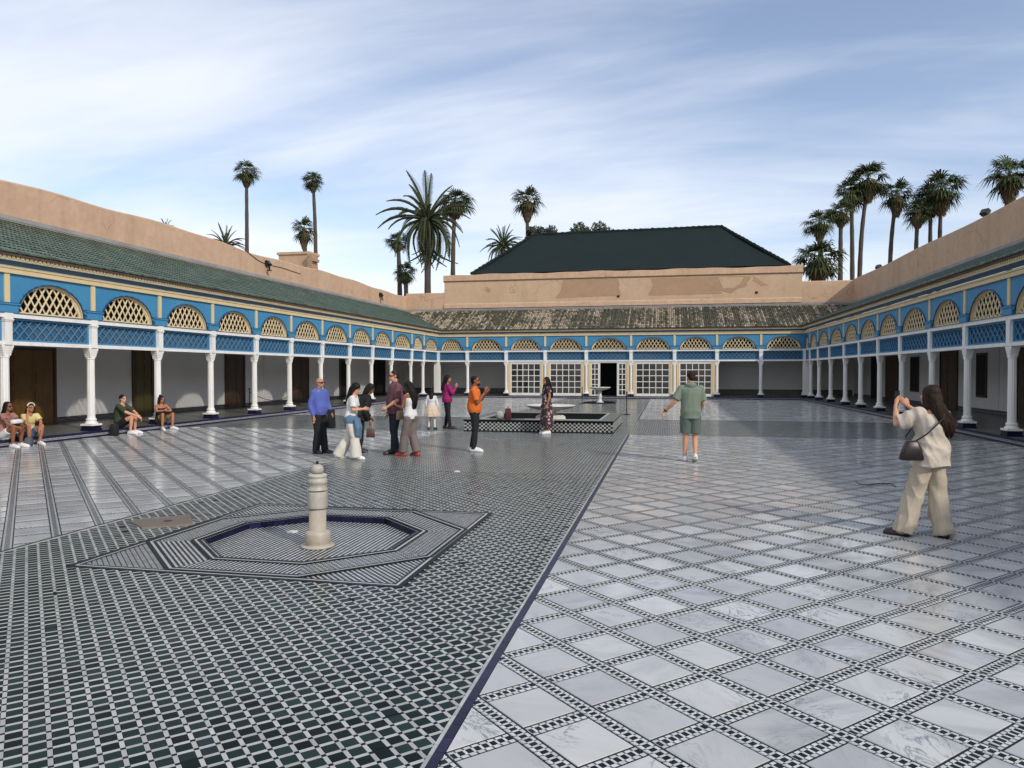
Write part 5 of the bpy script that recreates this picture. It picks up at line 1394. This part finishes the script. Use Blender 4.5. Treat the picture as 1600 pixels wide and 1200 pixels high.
# couple in the middle
o, J, W = person('tall man in a maroon checked shirt, dark jeans and sunglasses', (-5.98, 15.75, 0), 128, 1.88, False, SK2,
    dict(elR=(.225, -.02, 1.09), wrR=(.215, .06, .84), elL=(-.225, .02, 1.09), wrL=(-.13, .2, .95), anR=(.11, -.08, .085), toeR=(.15, .09, .03), knL=(-.09, .04, .47), anL=(-.09, .06, .085), toeL=(-.12, .24, .03)),
    dict(kind='shirt', mat=cloth('maroon_check', '7a4a52', pat=('check', (.10, .045, .06))), sleeve=.9, sr=.018, collar=True, flare=.025, t0=-.1, fold=.009), dict(kind='trousers', mat=cloth('dark_jeans', '252b38'), thigh=.018, knee=.02, ankle=.03, hem=-.03), shoeb,
    dict(kind='short', mat=HAIRB, vol=1.0), belly=.03, glasses=True, hpitch=6, seed=4)
o, J, W = person('woman in a white tank top, grey-brown trousers and red sandals', (-5.45, 15.3, 0), 72, 1.63, True, SK3,
    dict(elR=(.19, .06, 1.09), wrR=(.15, .29, 1.10), elL=(-.21, .08, 1.10), wrL=(-.13, .31, 1.14), handR=(-.2, .9, .1), handL=(.2, .9, .25), anR=(.10, -.10, .085), toeR=(.13, .07, .03), anL=(-.10, .14, .085), toeL=(-.13, .31, .03), knL=(-.09, .11, .47)),
    dict(kind='top', mat=wht, sleeve=0, ease=.012, t1=.9, t0=-.03, fold=.005, name='tank_top'), dict(kind='trousers', mat=cloth('taupe_trousers', '7c706c'), thigh=.026, knee=.045, ankle=.065, hem=-.0), mat('red_sandal', (.35, .05, .035), .5),
    dict(kind='long', mat=HAIR, len=.30, vol=1.05, back=-.12), hpitch=24, lean=(0, .04), seed=5)
bag('small tan bag held by the woman in the white tank top', tuple(J['wrR']+V((-.10, -.02, -.28))), .22, .16, .1, .2, 70, mat('tan_leather', (.30, .20, .12), .6), [J['wrR']+V((-.1, 0, -.09)), J['wrR']+V((-.07, 0, -.01)), J['wrR']+V((-.08, 0, -.09))])
# girl, woman in magenta
o, J, W = person('small girl in a white top and cream tulle skirt seen from behind', (-7.28, 22.4, 0), 8, 1.28, True, SK3,
    dict(elR=(.24, .0, 1.10), wrR=(.23, .04, .88), elL=(-.24, 0, 1.1), wrL=(-.22, .08, .88), anR=(.13, 0, .085), toeR=(.17, .16, .03), anL=(-.13, 0, .085), toeL=(-.17, .16, .03)),
    dict(kind='shirt', mat=wht, sleeve=1.85, sr=.014, ease=.014, name='blouse'), dict(kind='skirt', mat=cloth('tulle', 'e2cdb4', .8), prof=[(1.06, .14, .11, 0, 0, 0), (.98, .20, .17, 0, 0, .01), (.85, .27, .23, 0, 0, .04), (.66, .32, .28, 0, 0, .06), (.54, .33, .29, 0, 0, .07)], fold=.006), shoeb,
    dict(kind='long', mat=HAIR, len=.12, bun=(0, -.03, .13)), seed=6)
g = MB()
for sg in (-1, 1): g.tube([(sg*.087, 0, .85), (sg*.1, .015, .475), (sg*.13, 0, .1)], [.085, .058, .04], 12, ends=True)
voxel('tights', g, wht, o, .012, 2, 0, 0)
o, J, W = person('woman in a magenta sweater and black trousers raising a hand to her face', (-6.92, 22.9, 0), -62, 1.73, True, SK4,
    dict(elR=(.22, .12, 1.12), wrR=(.12, .26, 1.32), handR=(-.25, .25, 1), elL=(-.2, .12, 1.12), wrL=(-.06, .27, 1.28), handL=(.1, .2, 1), anR=(.16, .06, .085), toeR=(.23, .22, .03), anL=(-.12, -.04, .085), toeL=(-.14, .13, .03)),
    dict(kind='sweater', mat=cloth('magenta_knit', '9c1763'), sleeve=1.9, sr=.022, ease=.024, flare=.02, t0=-.05, name='sweater'), dict(kind='trousers', mat=blk, thigh=.012, knee=.012, ankle=.015), shoeb,
    dict(kind='long', mat=HAIR, len=.2, vol=1.05), hyaw=-20, seed=7)
# man in orange photographing, woman in floral dress
o, J, W = person('man in an orange polo shirt and black trousers holding up a phone', (-4.33, 16.5, 0), -80, 1.75, False, SK3,
    dict(elR=(.20, .08, 1.09), wrR=(.12, .23, 1.31), handR=(-.1, .3, 1), elL=(-.20, .10, 1.11), wrL=(-.06, .27, 1.32), handL=(.1, .25, 1), anR=(.09, -.02, .085), toeR=(.12, .16, .03), anL=(-.09, -.08, .085), toeL=(-.12, .1, .03)),
    dict(kind='polo', mat=cloth('orange_polo', 'e8742a'), sleeve=.8, sr=.016, collar=True, flare=.01, name='polo_shirt', fold=.006), dict(kind='trousers', mat=cloth('black_jeans', '1b1c22'), thigh=.014, knee=.016, ankle=.024, hem=-.035), shoew,
    dict(kind='short', mat=HAIR), belly=.035, hyaw=-6, seed=8)
phone('dark phone held up by the man in orange', tuple(W((.03, .33, 1.48))), -80, -8)
g = MB(); g.ell((0, .08, 1.50), (.055, .05, .035)); link('beard', g.mesh('beard', HAIR, smooth=True), o)
flo = cloth('floral_dress', 'c0a3a3', .8, pat=('spots', (.045, .025, .03), 11))
o, J, W = person('woman in a long dark floral dress with white shoes beside the raised pool', (-3.46, 21.55, 0), 118, 1.68, True, SK4,
    dict(elR=(.20, .0, 1.12), wrR=(.21, .05, .88), elL=(-.2, -.02, 1.12), wrL=(-.2, .05, .88)),
    dict(kind='bodice', mat=flo, sleeve=.5, sr=.025, ease=.014, name='bodice'), dict(kind='skirt', mat=flo, prof=[(1.14, .128, .10, 0, 0, 0), (1.0, .175, .14, 0, 0, .01), (.8, .21, .17, 0, 0, .03), (.4, .235, .2, 0, 0, .05), (.22, .24, .21, 0, 0, .06)], name='skirt'), shoew,
    dict(kind='long', mat=HAIR, len=.34, vol=1.05, front=True), hyaw=10, seed=9)
# man in sage green
sage = cloth('sage_jersey', '7f8d7c')
o, J, W = person('man in a sage green hooded T-shirt and shorts walking away with an arm out', (.48, 15.5, 0), 6, 1.86, False, SK2,
    dict(elL=(-.30, -.05, 1.12), wrL=(-.48, .06, .93), handL=(-.35, .1, -1), elR=(.235, .04, 1.10), wrR=(.20, .20, .93), handR=(-.3, .8, -.2), knR=(.085, .05, .475), anR=(.07, -.12, .15), toeR=(.08, .03, .04), knL=(-.085, .06, .48), anL=(-.10, .08, .085), toeL=(-.16, .24, .03)),
    dict(kind='tshirt', mat=sage, sleeve=.85, sr=.018, ease=.02, flare=.012, hood=True, t0=-.10, name='t_shirt', fold=.012), dict(kind='shorts', mat=cloth('sage_shorts', '66736a'), thigh=.028, len=.86), shoew,
    dict(kind='short', mat=HAIRB, vol=1.04), hpitch=12, hyaw=18, seed=10)
g = MB(); a, e2 = V((-.48, .06, .93)), V((-.30, -.05, 1.12)); d = (e2-a).normalized(); g.tube([a+d*.02, a+d*.05], .034, 12); link('watch', g.mesh('watch', SHADE), o)
# woman in cream, photographing
crm = cloth('cream_blouse', 'ddd0bf', .8); crt = cloth('beige_trousers', 'c9bba4', .8)
o, J, W = person('woman in a cream blouse and wide beige trousers taking a photograph, seen from behind', (2.90, 9.08, 0), 26, 1.70, True, SK2,
    dict(elL=(-.31, .17, 1.25), wrL=(-.20, .30, 1.46), handL=(.4, .3, .5), elR=(.20, .22, 1.27), wrR=(.0, .33, 1.44), handR=(-.4, .25, .5), knL=(-.15, .06, .47), anL=(-.30, .07, .085), toeL=(-.39, .2, .03), knR=(.09, .0, .47), anR=(.09, -.10, .085), toeR=(.15, .06, .03)),
    dict(kind='blouse', mat=crm, sleeve=.85, sr=.036, ease=.024, flare=.036, t0=-.13, name='blouse', fold=.026, vox=.010), dict(kind='trousers', mat=crt, thigh=.026, knee=.05, ankle=.076, hem=-.06, hip=.004, fold=.02, vox=.010), shoeb,
    dict(kind='long', mat=HAIRB, len=.25, vol=1.06, back=-.11, dx=.10), hyaw=14, hpitch=-4, seed=11, vox=.009)
phone('dark phone held at eye level by the woman in cream', tuple(W((-.10, .40, 1.545))), 26)
bag('dark brown shoulder bag with a long strap worn by the woman in cream', tuple(W((-.27, -.02, .86))), .27, .13, .12, .215, 10, mat('bag_leather', (.022, .014, .012), .4), [W((-.25, -.03, 1.06)), W((-.19, -.15, 1.16)), W((-.02, -.195, 1.33)), W((.10, -.10, 1.46)), W((.12, .04, 1.43)), W((-.02, .19, 1.28)), W((-.2, .15, 1.1)), W((-.27, .03, 1.06))], mat('bag_leather', (.022, .014, .012), .4))
# ---- visitors sitting on the left kerb
def sit(label, y, rz, H, fem, sk, pose, **k):
    P = dict(pelvis=(0, .02, .285), spine=(0, -.05, .56), neck=(0, .10, .80), knR=(.12, .40, .50), knL=(-.12, .40, .50), anR=(.12, .36, .085), anL=(-.12, .36, .085), toeR=(.14, .54, .03), toeL=(-.14, .54, .03))
    P.update(pose); return person(label, (XL-.12, y, 0), rz, H, fem, sk, P, seated=True, **k)
o, J, W = sit('seated man in an olive green T-shirt and black shorts hugging his knees', 18.95, -78, 1.76, False, SK2,
    dict(neck=(0, .08, .84), elR=(.22, .30, .62), wrR=(.08, .52, .52), elL=(-.2, .32, .62), wrL=(-.04, .54, .47), handR=(-.4, .7, -.5), handL=(.2, .6, -.7)),
    top=dict(kind='t', mat=cloth('olive_shirt', '38452f'), sleeve=.85, sr=.022, ease=.02, name='t_shirt'), bottom=dict(kind='shorts', mat=blk, len=.62, thigh=.018), shoes=shoew, hair=dict(kind='short', mat=HAIR, vol=1.1), hyaw=-25, seed=12)
bag('black rucksack on the ground beside the seated man in olive green', (XL+.2, 18.35, 0), .26, .22, .2, .34, -80, blk)
o, J, W = sit('seated woman with a dark hair bun, dark vest and olive shorts by the second column', 20.75, -118, 1.66, True, SK4,
    dict(neck=(0, .06, .82), elR=(.22, .2, .60), wrR=(.06, .36, .62), elL=(-.24, .22, .60), wrL=(-.05, .36, .60), knL=(-.22, .38, .50), anL=(-.20, .38, .085), toeL=(-.28, .54, .03), handR=(-.6, .5, .2), handL=(.6, .5, .2)),
    top=dict(kind='t', mat=blk, sleeve=0, ease=.012, t1=.9, name='vest'), bottom=dict(kind='shorts', mat=cloth('olive_shorts', '6d6748'), len=.6, thigh=.014), shoes=shoew, hair=dict(kind='long', mat=HAIR, bun=(.02, -.06, .12)), hyaw=10, hpitch=8, seed=13)
o, J, W = sit('seated woman in a pale yellow T-shirt and headband resting her hand on her cheek', 15.75, -112, 1.66, True, SK4,
    dict(neck=(0, .14, .80), elR=(.2, .38, .56), wrR=(.10, .24, .86), handR=(-.1, -.1, 1), elL=(-.2, .26, .58), wrL=(-.06, .46, .36), handL=(.1, .6, -.8), knR=(.15, .40, .50), knL=(-.16, .40, .48)),
    top=dict(kind='t', mat=cloth('yellow_shirt', 'e0cf8e'), sleeve=.7, sr=.022, ease=.018, name='t_shirt'), bottom=dict(kind='shorts', mat=cloth('denim_shorts', '63708a'), len=.6, thigh=.016), shoes=shoew, hair=dict(kind='long', mat=HAIRB, len=.06), hyaw=8, hpitch=6, seed=14)
hd = MB(); hd.tube([(.083*math.cos(t), .14+.015+.03, .80+.145+.05+.082*math.sin(t)) for t in [math.pi*k/12 for k in range(13)]], .016, 8); link('headband', hd.mesh('headband', cloth('headband', 'e6dfcf', .8)), o)
bag('grey cloth bag on the ground at the feet of the woman in yellow', (XL+.3, 15.35, 0), .3, .24, .18, .22, -60, cloth('grey_canvas', '5a5c66'))
o, J, W = sit('seated woman in a dusty pink top and white shorts, cut by the left picture edge', 15.05, -88, 1.70, True, SK3,
    dict(neck=(0, .12, .84), elR=(.2, .3, .58), wrR=(.08, .46, .50), elL=(-.2, .28, .6), wrL=(-.05, .46, .52), handR=(-.3, .8, -.3), handL=(.3, .8, -.3)),
    top=dict(kind='t', mat=cloth('dusty_pink', 'a5786e'), sleeve=.5, sr=.016, ease=.016, name='t_shirt'), bottom=dict(kind='shorts', mat=wht, len=.6, thigh=.018), shoes=shoew, hair=dict(kind='long', mat=HAIR, len=.3), glasses=True, seed=15)
bag('white cloth bag on the lap of the seated woman in dusty pink', tuple(W((.0, .36, .58))), .3, .26, .16, .1, -88, wht)
# ---- bundle and red bottle on the pool rim
g = MB(); g.ell((-5.02, BY0+.2, ZR+.135), (.14, .12, .14), 18, 10); o = g.build('bundle', cloth('grey_fleece', 'b9b9b4', .8, nz=(9, .5)), smooth=True); tag(o, 'pale grey round bundle lying on the rim of the raised pool', 'bundle')
bag('dark red upright bag on the pool rim next to the grey bundle', (-4.76, BY0+.2, ZR), .2, .18, .14, .34, 5, cloth('wine_red', '5a2227'), [V((-4.80, BY0+.2, ZR+.33)), V((-4.76, BY0+.2, ZR+.42)), V((-4.72, BY0+.2, ZR+.33))])
finish()
